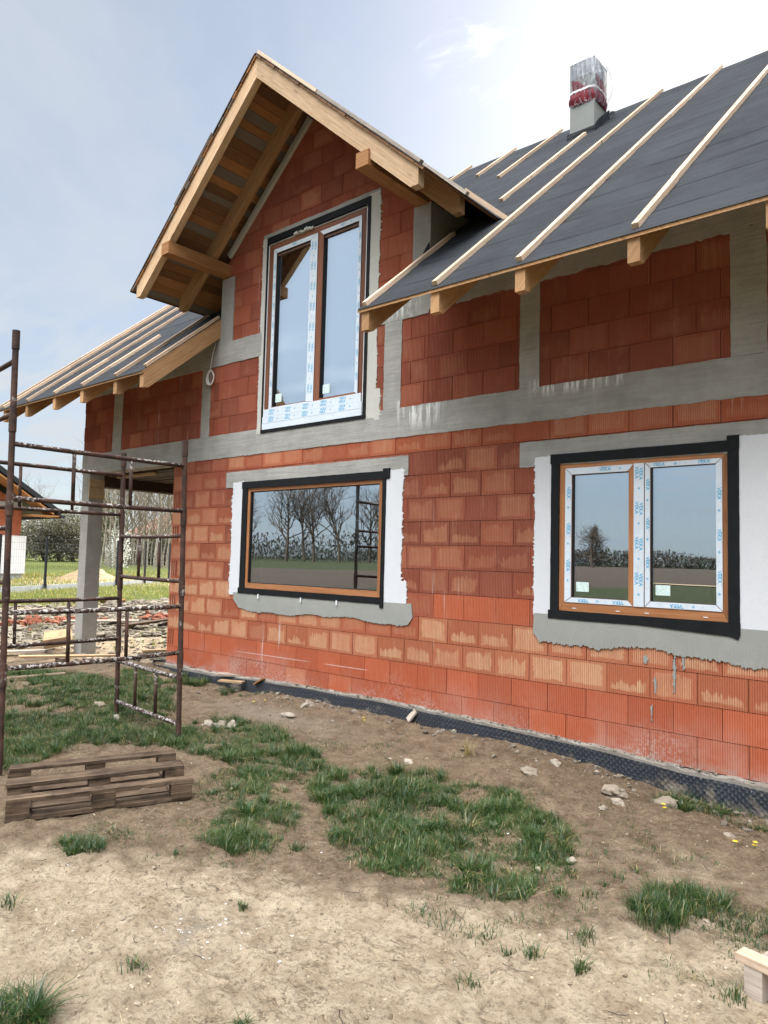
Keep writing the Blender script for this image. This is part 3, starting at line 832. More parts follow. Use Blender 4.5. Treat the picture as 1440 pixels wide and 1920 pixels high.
# ---------------------------------------------------------------- windows
def text_mesh(word, size):
    cu = bpy.data.curves.new('word', 'FONT'); cu.body = word; cu.size = size; cu.align_x = 'CENTER'; cu.align_y = 'CENTER'; cu.resolution_u = 2; cu.offset = size * .018
    o = bpy.data.objects.new('word', cu); COL.objects.link(o)
    bpy.context.view_layer.update()
    me = bpy.data.meshes.new_from_object(o.evaluated_get(bpy.context.evaluated_depsgraph_get()))
    V = [(v.co.x, v.co.y) for v in me.vertices]; F = [tuple(p.vertices) for p in me.polygons]
    bpy.data.objects.remove(o); bpy.data.curves.remove(cu); bpy.data.meshes.remove(me)
    return V, F
WV, WF = text_mesh('VEKA', .044)
def put_word(mb, x, z, y, rot, sx=1.0, sz=1.0, clipr=None):
    c, s_ = math.cos(rot), math.sin(rot)
    pts = [(x + (a * sx) * c - (b * sz) * s_, z + (a * sx) * s_ + (b * sz) * c) for a, b in WV]
    if clipr: pts = [(min(max(a, clipr[0]), clipr[1]), min(max(b, clipr[2]), clipr[3])) for a, b in pts]
    i = len(mb.v)
    mb.v.extend([(a, y, b) for a, b in pts])
    for f in WF:
        mb.f.append(tuple(i + k for k in f)); mb.uv.append([(0, 0)] * len(f)); mb.c.append((0.5, 0, 0))
def put_diamond(mb, x, z, y, s_=.011):
    for k, (dx, dz) in enumerate(((0, .6), (.6, 0), (0, -.6), (-.6, 0))):
        cx_, cz_ = x + dx * s_, z + dz * s_; r_ = s_ * .48
        mb.face([(cx_, y, cz_ - r_), (cx_ + r_, y, cz_), (cx_, y, cz_ + r_), (cx_ - r_, y, cz_)])
def print_along(ink, pale, x0, x1, z0, z1, y, vertical, flip=False, start=.06, rows=1, period=.30, ws=1.0):
    """repeat the printed word along a film strip"""
    L = (z1 - z0) if vertical else (x1 - x0)
    W = (x1 - x0) if vertical else (z1 - z0)
    cl = (x0 + .002, x1 - .002, z0 + .002, z1 - .002)
    t = start
    while t < L - .03:
        for rr in range(rows):
            o = W * (.5 if rows == 1 else (.27 + .46 * rr))
            tt_ = t + rr * .012
            if vertical: put_word(ink, x0 + o, z1 - tt_, y, -PI / 2 if not flip else PI / 2, ws, ws, cl)
            else: put_word(ink, x0 + tt_, z0 + o, y, PI if flip else 0, ws, ws, cl)
        # second row running off the edge of the strip
        if rows == 1:
            e = W * (1.05 if not flip else -.05)
            if vertical: put_word(ink, x0 + e, z1 - t - .02, y, -PI / 2, ws, ws * .8, cl)
            else: put_word(ink, x0 + t + .01, z0 + e, y, PI if flip else 0, ws, ws * .8, cl)
        d = t + .135
        if d < L - .02:
            if vertical: put_diamond(ink, x0 + W * .5, z1 - d, y)
            else: put_diamond(ink, x0 + d, z0 + W * .5, y)
        d = t + .21
        if d < L - .03:
            (put_diamond(pale, x0 + W * .45, z1 - d, y, .009) if vertical else put_diamond(pale, x0 + d, z0 + W * .5, y, .009))
        t += period
def trap(mb, pts, y0, y1):
    mb.prism(pts, 'y', y0, y1)
def bars(mb, x0, x1, z0, z1, l, r_, b, t, y0, y1, gap=.0015):
    """four mitred members of a frame"""
    g = gap
    mb_ = mb
    mb_.prism([(x0, z0), (x0 + l, z0 + b + g), (x0 + l, z1 - t - g), (x0, z1)], 'y', y0, y1)
    mb_.prism([(x1, z0), (x1, z1), (x1 - r_, z1 - t - g), (x1 - r_, z0 + b + g)], 'y', y0, y1)
    mb_.prism([(x0 + g, z0), (x1 - g, z0), (x1 - r_ - g, z0 + b), (x0 + l + g, z0 + b)], 'y', y0, y1)
    mb_.prism([(x0 + g, z1), (x0 + l + g, z1 - t), (x1 - r_ - g, z1 - t), (x1 - g, z1)], 'y', y0, y1)
def sub(name, mb, mat, parent, label=None):
    return part(name, mb, M[mat], parent, label)
def wobble_strip(mb, x0, x1, z0, z1, y0, seed, vertical, amp=.003):
    """one length of flexible tape with slightly wavy edges"""
    mb.prism(ragged(rect(x0, x1, z0, z1), (amp, amp, amp, amp), .05, seed), 'y', y0, y0 + .02)
def pane(x0, x1, z0, z1, y, parent):
    mb = MB(); mb.box(x0, x1, y, y + .024, z0, z1); g = sub('pane', mb, 'glass', parent); return g

# --- picture window
f = MB(); bars(f, *LWF, .055, .068, .076, .052, .0, .075)
w1 = sub('window', f, 'oak', house, 'wide fixed window with a brown frame')
g = MB(); bars(g, 1.075, 3.342, 1.236, 2.438, .009, .009, .009, .009, .012, .05); sub('gasket', g, 'gasket', w1)
pane(1.08, 3.338, 1.24, 2.434, .03, w1)
t = MB()
wobble_strip(t, .925, 1.028, 1.16, 2.50, -.016, 101, True); wobble_strip(t, 3.398, 3.452, 1.16, 2.50, -.016, 102, True)
wobble_strip(t, .915, 3.50, 2.482, 2.572, -.019, 103, False); wobble_strip(t, .905, 3.455, 1.095, 1.168, -.019, 104, False)
t.box(3.40, 3.455, -.021, 0, 1.055, 1.12); t.box(3.405, 3.505, -.0215, 0, 2.50, 2.60)
pieces('sealing_tape', t, 'tape', w1)
c_ = MB()
for x in (1.33, 2.13, 2.74): c_.box(x, x + .016, -.03, -.018, 1.045, 1.10, 'z')
pieces('packing_wedge', c_, 'pvc', w1)

# --- two-sash window
f = MB(); bars(f, *RWF, .062, .046, .084, .055, .0, .075)
w2 = sub('window', f, 'oak', house, 'square window with two sashes and blue printed film')
sash = MB(); bars(sash, 5.597, 6.236, 1.245, 2.465, .069, .046, .05, .064, -.003, .06); s1 = sub('sash', sash, 'oak', w2)
sash = MB(); bars(sash, 6.329, 6.950, 1.245, 2.467, .048, .05, .053, .044, -.003, .06); s2 = sub('sash', sash, 'oak', w2)
def film_bars(x0, x1, z0, z1, l, r_, b, t, y, parent, skip_r=False):
    fm = MB(); g = .004
    fm.prism([(x0, z0 + g), (x0 + l, z0 + b + g), (x0 + l, z1 - t - g), (x0, z1 - g)], 'y', y, y + .004)
    if not skip_r: fm.prism([(x1, z0 + g), (x1, z1 - g), (x1 - r_, z1 - t - g), (x1 - r_, z0 + b + g)], 'y', y, y + .004)
    fm.prism([(x0 + g, z0), (x1 - g, z0), (x1 - r_ - g, z0 + b), (x0 + l + g, z0 + b)], 'y', y, y + .004)
    fm.prism([(x0 + g, z1), (x0 + l + g, z1 - t), (x1 - r_ - g, z1 - t), (x1 - g, z1)], 'y', y, y + .004)
    return sub('film', fm, 'film', parent)
film_bars(5.602, 6.232, 1.249, 2.461, .062, .044, .044, .058, -.008, s1, True)
film_bars(6.333, 6.946, 1.249, 2.463, .043, .046, .048, .040, -.008, s2)
ink, pale = MB(), MB(); Y = -.0087
print_along(ink, pale, 5.606, 5.660, 1.30, 2.42, Y, True, start=.18, period=.33)
print_along(ink, pale, 5.68, 6.17, 2.407, 2.457, Y, False, start=.30, period=.4)
print_along(ink, pale, 5.68, 6.20, 1.252, 1.290, Y, False, True, start=.10, period=.32, ws=.9)
sub('film_print', ink, 'ink', s1); sub('pale_print', pale, 'smudge', s1)
ink, pale = MB(), MB()
print_along(ink, pale, 6.335, 6.374, 1.32, 2.42, Y, True, start=.14, period=.33, ws=.9)
print_along(ink, pale, 6.902, 6.944, 1.32, 2.42, Y, True, start=.24, period=.33, ws=.9)
print_along(ink, pale, 6.39, 6.90, 2.424, 2.461, Y, False, start=.06, period=.36, ws=.9)
print_along(ink, pale, 6.39, 6.90, 1.252, 1.294, Y, False, True, start=.20, period=.4, ws=.95)
sub('film_print', ink, 'ink', s2); sub('pale_print', pale, 'smudge', s2)
mu = MB(); mu.box(6.238, 6.325, -.012, .03, 1.248, 2.464, 'z'); mul = sub('mullion', mu, 'film', w2)
ink, pale = MB(), MB(); print_along(ink, pale, 6.241, 6.322, 1.26, 2.455, -.0127, True, start=.07, rows=2, period=.3)
sub('film_print', ink, 'ink', mul); sub('pale_print', pale, 'smudge', mul)
for s_, (a, b, c, d) in ((s1, (5.664, 6.192, 1.293, 2.403)), (s2, (6.376, 6.902, 1.296, 2.425))):
    g = MB(); bars(g, a - .003, b + .003, c - .003, d + .003, .008, .008, .008, .008, .008, .045); sub('gasket', g, 'gasket', s_)
    pane(a, b, c, d, .03, s_)
    st_ = MB(); st_.box(a + .035, a + .155, .0275, .0288, c + .055, c + .14); sub('sticker', st_, 'label', s_)
    sp_ = MB()
    for q in range(9):
        xx = a + .045 + random.random() * .095; zz = c + .07 + random.random() * .06
        sp_.box(xx, xx + .004, .0268, .0274, zz, zz + .008)
    sub('sticker_print', sp_, 'pvc', s_)
t = MB()
wobble_strip(t, 5.463, 5.545, 1.15, 2.60, -.016, 111, True); wobble_strip(t, 6.988, 7.072, 1.10, 2.60, -.016, 112, True)
wobble_strip(t, 5.455, 7.03, 2.510, 2.598, -.019, 113, False); t.box(6.985, 7.075, -.0215, 0, 2.53, 2.635)
wobble_strip(t, 5.445, 7.075, 1.093, 1.17, -.019, 114, False)
t.prism([(6.30, 1.094), (7.0, 1.062), (7.06, 1.04), (7.076, 1.08), (7.07, 1.12)], 'y', -.0205, .0)
pieces('sealing_tape', t, 'tape', w2)
hl = MB()
for x in (5.68, 6.08, 6.33, 6.80): hl.box(x, x + .035, -.0035, .0, 1.195, 1.201)
pieces('drain_cap', hl, 'pvc', w2)

# --- tall dormer window
f = MB(); bars(f, 1.29, 3.05, 3.41, 5.735, .085, .075, .06, .085, .0, .075)
w3 = sub('window', f, 'oakdark', house, 'tall dormer window with film on its two sashes')
sa = MB(); bars(sa, 1.385, 2.225, 3.50, 5.645, .06, .13, .03, .06, -.003, .06); s1 = sub('sash', sa, 'oakdark', w3)
sa = MB(); bars(sa, 2.232, 2.97, 3.50, 5.65, .09, .05, .03, .06, -.003, .06); s2 = sub('sash', sa, 'oakdark', w3)
film_bars(1.388, 2.222, 3.50, 5.642, .056, .128, .02, .056, -.008, s1)
fm = MB(); fm.prism([(2.262, 5.647), (2.318, 5.59), (2.92, 5.59), (2.966, 5.647)], 'y', -.008, -.004); fm.prism([(2.967, 3.50), (2.967, 5.645), (2.922, 5.588), (2.922, 3.53)], 'y', -.008, -.004); sub('film', fm, 'film', s2)
ink, pale = MB(), MB()
print_along(ink, pale, 1.39, 1.44, 3.6, 5.6, -.0087, True, start=.2, period=.26, ws=.8)
print_along(ink, pale, 2.10, 2.215, 3.55, 5.6, -.0087, True, start=.1, period=.26, rows=2)
print_along(ink, pale, 1.46, 2.08, 5.592, 5.635, -.0087, False, start=.33, period=.4, ws=.8)
sub('film_print', ink, 'ink', s1); sub('pale_print', pale, 'smudge', s1)
ink, pale = MB(), MB()
print_along(ink, pale, 2.925, 2.964, 3.6, 5.6, -.0087, True, start=.2, period=.28, ws=.8)
print_along(ink, pale, 2.32, 2.92, 5.595, 5.642, -.0087, False, start=.34, period=.4, ws=.8)
sub('film_print', ink, 'ink', s2); sub('pale_print', pale, 'smudge', s2)
for s_, (a, b, c, d) in ((s1, (1.445, 2.095, 3.52, 5.585)), (s2, (2.322, 2.92, 3.52, 5.59))):
    g = MB(); bars(g, a - .003, b + .003, c - .003, d + .003, .012, .012, .01, .012, .004, .05); sub('gasket', g, 'gasket', s_)
    pane(a, b, c, d, .035, s_)
    st_ = MB(); st_.box(a + .03, a + .15, .0315, .033, c + .07, c + .18); sub('sticker', st_, 'label', s_)
sill = MB(); sill.box(1.30, 3.03, -.014, .02, 3.41, 3.505); sill.box(1.285, 3.05, -.02, .02, 3.322, 3.406); sill.box(1.285, 3.05, -.022, .02, 3.24, 3.318)
si = pieces('sill_profile', sill, 'film', w3)
ink, pale = MB(), MB()
print_along(ink, pale, 1.33, 3.02, 3.415, 3.50, -.0147, False, start=.12, rows=2, period=.32)
print_along(ink, pale, 1.33, 3.02, 3.325, 3.403, -.0207, False, start=.12, rows=2, period=.32)
sub('film_print', ink, 'ink', si); sub('pale_print', pale, 'smudge', si)
ed = MB(); ed.box(1.283, 1.294, -.008, .02, 3.24, 5.75, 'z'); ed.box(3.047, 3.062, -.008, .02, 3.24, 5.75, 'z'); ed.box(1.283, 3.062, -.008, .02, 5.732, 5.748)
ed.oriented((3.05, -.014, 5.74), (.5, 0, .866), (0, 1, 0), (-.866, 0, .5), .10, .01, .014)
pieces('trim_strip', ed, 'pvc', w3)
t = MB(); wobble_strip(t, 1.252, 1.285, 3.20, 5.83, -.016, 121, True); wobble_strip(t, 3.062, 3.112, 3.23, 5.83, -.016, 122, True)
wobble_strip(t, 1.26, 3.11, 5.746, 5.832, -.018, 123, False); wobble_strip(t, 1.25, 3.115, 3.198, 3.242, -.018, 124, False)
pieces('sealing_tape', t, 'tape', w3)
fo = MB()
for q in range(7): 
    x = 1.79 + q * .05 + random.uniform(-.01, .01)
    fo.oriented((x, -.035, 5.715 + random.uniform(-.01, .012)), (1, 0, .2), (0, 1, 0), (0, 0, 1), .055, .03, random.uniform(.014, .03))
sub('foam_bead', fo, 'adhesive', w3)

# room seen through the glass: a timber prop and a far opening
mb = MB(); mb.box(2.0, 2.10, 2.2, 2.26, -.02, 2.9, 'z'); part('timber_prop', mb, M['formwood'], house)

# ---------------------------------------------------------------- main roof timber
CO = 1 / math.sqrt(1 + T * T); SI = T * CO
RAFX = [-4.07, -3.22, -2.26, -1.40, -.47, .20, 4.09, 4.90, 5.735, 6.645, 7.535, 8.42, 9.3, 10.2]
for x in RAFX:
    mb = MB()
    zt = lambda y: roof_z(y) - .034
    zu = lambda y: zt(y) - .245
    yn = -1.17 + (zt(-1.17) - .188 - zu(-1.17)) / T
    mb.prism([(-1.17, zt(-1.17)), (-1.17, zt(-1.17) - .188), (yn, zt(-1.17) - .188), (.55, zu(.55)), (.55, zt(.55))], 'x', x, x + .09)
    part('rafter', mb, M['pine'], house)
def deck(x0, x1, y1):
    mb = MB(); y0 = -1.19
    mb.prism([(y0, roof_z(y0) - .032), (y1, roof_z(y1) - .032), (y1, roof_z(y1) - .006), (y0, roof_z(y0) - .006)], 'x', x0, x1)
    return mb
part('roof_deck', deck(-4.42, .285, 4.25), M['pine'], house)
part('roof_deck', deck(4.05, XE + .3, 4.25), M['pine'], house)
mb = MB(); mb.prism([(4.25, roof_z(4.25)), (9.4, roof_z(4.25) - T * 5.15), (9.4, roof_z(4.25) - T * 5.15 - .04), (4.25, roof_z(4.25) - .04)], 'x', -4.42, XE + .3)
part('rear_roof', mb, M['membrane'], house)
def valley_y(x): return (DZ + .05 - DS * abs(x - RX) - 3.95) / T - 1.17
nx, ns = 420, 140
XS = np.linspace(-4.45, XE + .3, nx); S = np.linspace(0, 5.46 / CO, ns)
gx, gs = np.meshgrid(XS, S, indexing='ij')
yy = -1.20 + gs * CO; zz = roof_z(yy) + .002
wr = .010 * (fbm(gx * .9, gs * 3.2, 31, 4, .55) - .5) + .008 * (fbm(gx * 3, gs * 7, 37, 2) - .5)
lap = ((gs * 1.9 + .05 * vnoise(gx * 1.2, gs * 0, 3)) % 1.0)
wr = wr + .007 * (1 - lap)
edge = np.clip(gs / .25, 0, 1)
wr = wr * (.25 + .75 * edge)
V = np.stack([gx, yy - SI * wr, zz + CO * wr], -1).reshape(-1, 3)
I = np.arange(nx * ns).reshape(nx, ns)
F = np.stack([I[:-1, :-1], I[1:, :-1], I[1:, 1:], I[:-1, 1:]], -1).reshape(-1, 4)
fc = V[F].mean(1)
vy = (DZ + .0 - DS * np.abs(fc[:, 0] - RX) - 3.95) / T - 1.17
inside = (fc[:, 0] > .27) & (fc[:, 0] < 4.06) & (fc[:, 1] < np.maximum(vy, .2))
part('roof_membrane', raw_mesh('roof_membrane', V, F[~inside], M['membrane'], smooth_=True), None, house)
# counter battens down the slope
def batten(x, y0, y1, w=.05, h=.042, lift=.004, skew=0.0):
    mb = MB(); L = (y1 - y0) / CO; n = max(1, int(L / 2.6)); k = 0; y = y0
    cuts = [y0] + sorted(y0 + (y1 - y0) * (i + random.uniform(.35, .65)) / (n + .4) for i in range(n)) + [y1]
    for a, b in zip(cuts, cuts[1:]):
        j = random.uniform(-.006, .006); a2 = a + .001; b2 = b - .001
        base = Vector((x + j, a2, roof_z(a2))) + Vector((0, -SI, CO)) * lift
        mb.oriented(base, Vector((skew, CO, SI)).normalized(), (1, 0, 0), (0, -SI, CO), (b2 - a2) / CO, w, h)
    return part('counter_batten', mb, M['batten'], house)
for x in (-3.22, -2.26, -1.40, -.47): batten(x + .02, -1.16, valley_y(.1 if x > -.5 else x + .7) if x > -1.5 else 4.33)
batten(-4.07, -1.17, 4.33); batten(-4.40, -1.18, 4.3); batten(.225, -1.12, .0, .045)
batten(4.10, -1.16, .26, .045); batten(4.905, -1.14, 4.34); batten(5.74, -1.14, 4.34); batten(6.665, -1.14, 4.34); batten(7.56, -1.14, 4.34); batten(8.44, -1.14, 4.34); batten(9.32, -1.14, 4.34)
batten(4.22, 1.02, 3.22); batten(3.28, 2.45, 4.36); batten(2.42, 3.2, 4.36); batten(1.52, 3.0, 4.36)

# ---------------------------------------------------------------- dormer roof
def dz(x): return DZ - DS * abs(x - RX)
CD = 1 / math.sqrt(1 + DS * DS); SD = DS * CD
def dormer_rafter(side, y0, y1, ext):
    e = RX + side * ext; th = .248
    zb = dz(e) - .165
    xn = RX + side * ((DZ - th - zb) / DS)
    poly = [(RX, DZ), (RX, DZ - th), (xn, zb), (e, zb), (e, dz(e))]
    mb = MB(); mb.prism(poly, 'y', y0, y1); return mb
part('gable_rafter', dormer_rafter(-1, -.97, -.88, 2.45), M['fascia'], house)
part('gable_rafter', dormer_rafter(1, -.97, -.88, 2.46), M['fascia'], house)
part('gable_rafter', dormer_rafter(-1, -.295, -.205, 2.45), M['pine'], house)
part('gable_rafter', dormer_rafter(1, -.295, -.205, 2.46), M['pine'], house)
for (x0, x1, z0, z1) in ((.29, .455, 5.512, 5.672), (3.79, 3.955, 5.482, 5.642)):
    mb = MB(); c = .02
    mb.oriented((x0, -1.0, z0), (0, 1, 0), (0, 0, 1), (1, 0, 0), 1.25, z1 - z0, x1 - x0); part('purlin', mb, M['purlin'], house)
mb = MB(); mb.oriented((.31, -.52, 5.675), (0, 1, 0), (0, 0, 1), (1, 0, 0), .26, .012, .06); part('wood_offcut', mb, M['greywood'], house)
# boards on the rafters, each with its own colour
br = random.Random(21)
for side in (-1, 1):
    mb = MB(); d = 0.0; total = 2.53 / CD
    while d < total:
        w = br.uniform(.10, .145); k = br.random()
        low_ = d / total
        if side < 0: col = (br.random(), .9, 0) if k < .22 else ((br.random(), 0, .75 + .25 * br.random()) if k < .3 + .55 * low_ else (br.random(), 0.05, .1))
        else: col = (br.random(), 0, .85)
        d2 = min(d + w - .004, total)
        o = Vector((RX + side * CD * d, -.985 - br.uniform(0, .012), DZ + .001 - SD * d))
        if side > 0: mb.oriented(o + Vector((0, 0, 0)), (0, 1, 0), (SD, 0, CD), (CD, 0, -SD), 4.0, .024, d2 - d, col)
        else: mb.oriented(o + Vector((-CD * (d2 - d), 0, -SD * (d2 - d))), (0, 1, 0), (-SD, 0, CD), (CD, 0, SD), 4.0, .024, d2 - d, col)
        d += w
    part('soffit_boards', mb, M['board'], house)
# felt over the boards, sticking out a little at the left verge, stepped as in two lengths
def dormer_slab(side, d0, d1, y0, y1, h0, h1, mat, name, amp=0):
    mb = MB()
    a = Vector((RX + side * CD * d0, y0, DZ - SD * d0)); nrm = Vector((side * SD, 0, CD)); dn = Vector((side * CD, 0, -SD))
    o = a + nrm * h0
    if side > 0: mb.oriented(o, dn, (0, 1, 0), nrm, d1 - d0, y1 - y0, h1 - h0)
    else: mb.oriented(o + Vector((0, y1 - y0, 0)), dn, (0, -1, 0), nrm, d1 - d0, y1 - y0, h1 - h0)
    return part(name, mb, M[mat], house)
dl = 2.53 / CD
dormer_slab(-1, -.02, dl + .03, -1.0, 3.4, .026, .034, 'membrane', 'dormer_membrane')
dormer_slab(1, -.02, dl + .03, -1.0, 3.4, .026, .034, 'membrane', 'dormer_membrane')
dormer_slab(-1, 1.02, 2.05, -1.0, -.94, .035, .075, 'palletwood', 'verge_board')
dormer_slab(-1, 2.05, dl + .02, -.995, -.94, .035, .052, 'palletwood', 'verge_board')
dormer_slab(-1, 0.0, 1.0, -.995, -.94, .035, .050, 'palletwood', 'verge_board')
dormer_slab(1, -.02, 1.35, -.985, -.935, .035, .070, 'batten', 'counter_batten'); dormer_slab(1, 1.352, 3.28, -.98, -.93, .035, .068, 'greywood', 'counter_batten')
dormer_slab(1, .0, 3.35, -.30, -.25, .035, .072, 'greywood', 'counter_batten')
dormer_slab(1, 2.78, 3.62, .26, .33, .05, .10, 'batten', 'counter_batten')
dormer_slab(-1, .0, 3.3, -.30, -.25, .035, .072, 'batten', 'counter_batten')
# plaster trim where the gable wall meets the boards
mb = MB(); 
for side in (-1,):
    a = Vector((RX, -.045, DZ - .215)); dn = Vector((-CD, 0, -SD)); nr = Vector((-SD, 0, CD))
    mb.oriented(a + dn * .08, dn, (0, 1, 0), nr, 2.12, .05, .075)
part('soffit_trim', mb, M['adhesive'], house)
# dormer cheeks
for a, b in ((3.742, 3.988), (.292, .54)):
    mb = MB(); mb.box(a, b, .262, 3.2, 4.3, 5.56, 'y'); part('dormer_cheek', mb, M['column'], house)
mb = MB(); 
fl_ = [(3.98, -.03, 4.70), (4.07, -.10, 4.86), (4.08, .25, 5.20), (3.995, .30, 5.22)]
mb.face(fl_); mb.face([(3.90, -.02, 4.93), (3.985, -.02, 5.04), (4.0, -.02, 4.90), (3.98, -.02, 4.82)])
mb.face([(.27, -.10, 4.88), (-.35, .25, 5.17), (-.30, .6, 5.47), (.285, .5, 5.42)]); mb.face([(.28, -.02, 4.99), (-.22, .10, 5.12), (-.34, .34, 5.25), (.28, .30, 5.24)])
part('membrane_flap', mb, M['membrane'], house)

# ---------------------------------------------------------------- chimney
ch = MB(); ch.box(3.985, 4.355, 3.27, 3.69, 7.3, 8.62, 'z')
chim = part('chimney', ch, M['chim'], house)
mb = MB(); mb.box(3.982, 4.358, 3.267, 3.693, 8.62, 8.86, 'z'); part('chimney_cap', mb, M['chimblock'], chim)
mb = MB(); mb.box(3.955, 4.385, 3.235, 3.262, 7.62, 7.80); mb.prism([(3.24, 7.68), (3.75, 8.12), (3.75, 8.28), (3.40, 7.98), (3.24, 7.80)], 'x', 4.36, 4.378)
mb.face([(4.38, 3.70, 8.15), (4.47, 3.72, 8.14), (4.45, 3.76, 8.24), (4.385, 3.76, 8.26)])
part('chimney_flashing', mb, M['membrane'], chim)

# porch: side beam, ceiling boards, column, formwork block
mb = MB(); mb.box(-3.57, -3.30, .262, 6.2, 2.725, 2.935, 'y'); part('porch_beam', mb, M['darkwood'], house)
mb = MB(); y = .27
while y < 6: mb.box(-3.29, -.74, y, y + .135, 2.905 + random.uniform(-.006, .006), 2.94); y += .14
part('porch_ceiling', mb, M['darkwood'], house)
for (x, y) in ((-2.9, .28), (-2.0, .9)):
    mb = MB(); mb.box(x, x + 1.2, y, y + .06, 2.86, 2.90); part('ceiling_batten', mb, M['formwood'], house)
mb = MB(); mb.box(-1.55, -1.47, 2.2, 2.28, 2.4, 2.9, 'z'); part('timber_prop', mb, M['darkwood'], house)
mb = MB(); mb.box(-3.55, -3.295, .0, .262, -.5, 2.93, 'z'); part('porch_column', mb, M['column'], house)
mb = MB(); mb.box(-3.292, -3.262, .005, .258, 2.51, 2.69, 'y'); mb.box(-3.292, -3.264, .0, .255, 2.694, 2.84, 'y'); mb.box(-3.293, -3.27, -.014, .0, 2.5, 2.85, 'z')
pieces('formwork_block', mb, 'formwood', house)

# ================================================================== LOOSE THINGS ON THE HOUSE
t = thing('cable_coil', 'coil of white cable hanging by its lead under the eave', 'cable', (.13, -.035, 4.10))
mb = MB()
for k in range(4):
    r0 = .078 + .006 * k; pts = []
    for i in range(29):
        a = 2 * PI * i / 28
        pts.append((.13 + r0 * .85 * math.cos(a) + .004 * k, -.03 - .008 * k + .006 * math.sin(2 * a + k), 4.10 + (r0 + .012) * math.sin(a)))
    mb.tube(pts, .0075, 6, False)
part('loops', mb, M['wire'], t, smooth_=True)
mb = MB(); mb.tube([(.12, -.035, 4.185), (.135, -.04, 4.30), (.155, -.03, 4.45), (.20, -.02, 4.60)], .006, 6); part('lead', mb, M['wire'], t, smooth_=True)

def ring_skin(cx, cy, hx, hy, zs, seed, amp, n=64, power=5, bulge=None):
    V = []
    for iz, z in enumerate(zs):
        for k in range(n):
            a = 2 * PI * k / n; c, s_ = math.cos(a), math.sin(a)
            rr = (abs(c) ** power + abs(s_) ** power) ** (-1 / power)
            w = mnoise.fractal(Vector((c * 1.6 + seed, s_ * 1.6, z * 4)), 1.0, 2.0, 4) * amp + amp * .6 * math.sin(k * 1.9 + z * 9 + seed)
            e = bulge(a, z) if bulge else 0
            V.append((cx + (hx * rr + w + e) * c, cy + (hy * rr + w + e) * s_, z + w * .5))
    I = np.arange(len(zs) * n).reshape(len(zs), n); J = np.roll(I, -1, 1)
    F = np.stack([I[:-1], J[:-1], J[1:], I[1:]], -1).reshape(-1, 4)
    return np.array(V), F
t = thing('chimney_cover', 'clear plastic and dark red sheet tied over the chimney top', 'cover', (4.17, 3.48, 8.22))
off = np.array(t.location)
V, F = ring_skin(4.17, 3.48, .205, .230, np.linspace(8.20, 8.93, 26), 1.0, .014, bulge=lambda a, z: (.075 + .05 * math.sin(z * 9)) * max(0, math.cos(a - .15)) ** 2 * (1 if z < 8.85 else .3))
ctr = len(V); V = np.vstack([V, [[4.17, 3.48, 8.96]]]); top = np.arange(25 * 64, 26 * 64)
F = np.vstack([F, np.stack([top, np.roll(top, -1), np.full(64, ctr), np.full(64, ctr)], -1)])
def tri_fix(V, F, name, mat):
    me = bpy.data.meshes.new(name); me.from_pydata((V - off).tolist(), [], [tuple(dict.fromkeys(f)) for f in F.tolist()])
    me.materials.append(mat); me.polygons.foreach_set('use_smooth', [True] * len(me.polygons)); me.update(); return me
part('plastic_sheet', tri_fix(V, F, 'plastic_sheet', M['plastic']), None, t)
V, F = ring_skin(4.17, 3.48, .200, .226, np.linspace(8.21, 8.40, 12), 4.0, .013, power=6, bulge=lambda a, z: .022 * math.sin((z - 8.21) / .19 * PI))
part('red_sheet', tri_fix(V, F, 'red_sheet', M['redcloth']), None, t)
V, F = ring_skin(4.17, 3.48, .193, .219, np.linspace(8.42, 8.60, 10), 9.0, .010, power=6, bulge=lambda a, z: -.03 * (1 if (math.sin(a * 3.1 + z * 16) > .1) else 0))
part('red_sheet', tri_fix(V, F, 'red_sheet_upper', M['redcloth']), None, t)
V, F = ring_skin(4.17, 3.48, .214, .240, np.linspace(8.395, 8.425, 4), 14.0, .006, power=5)
part('tie', tri_fix(V, F, 'tie', M['wire']), None, t)

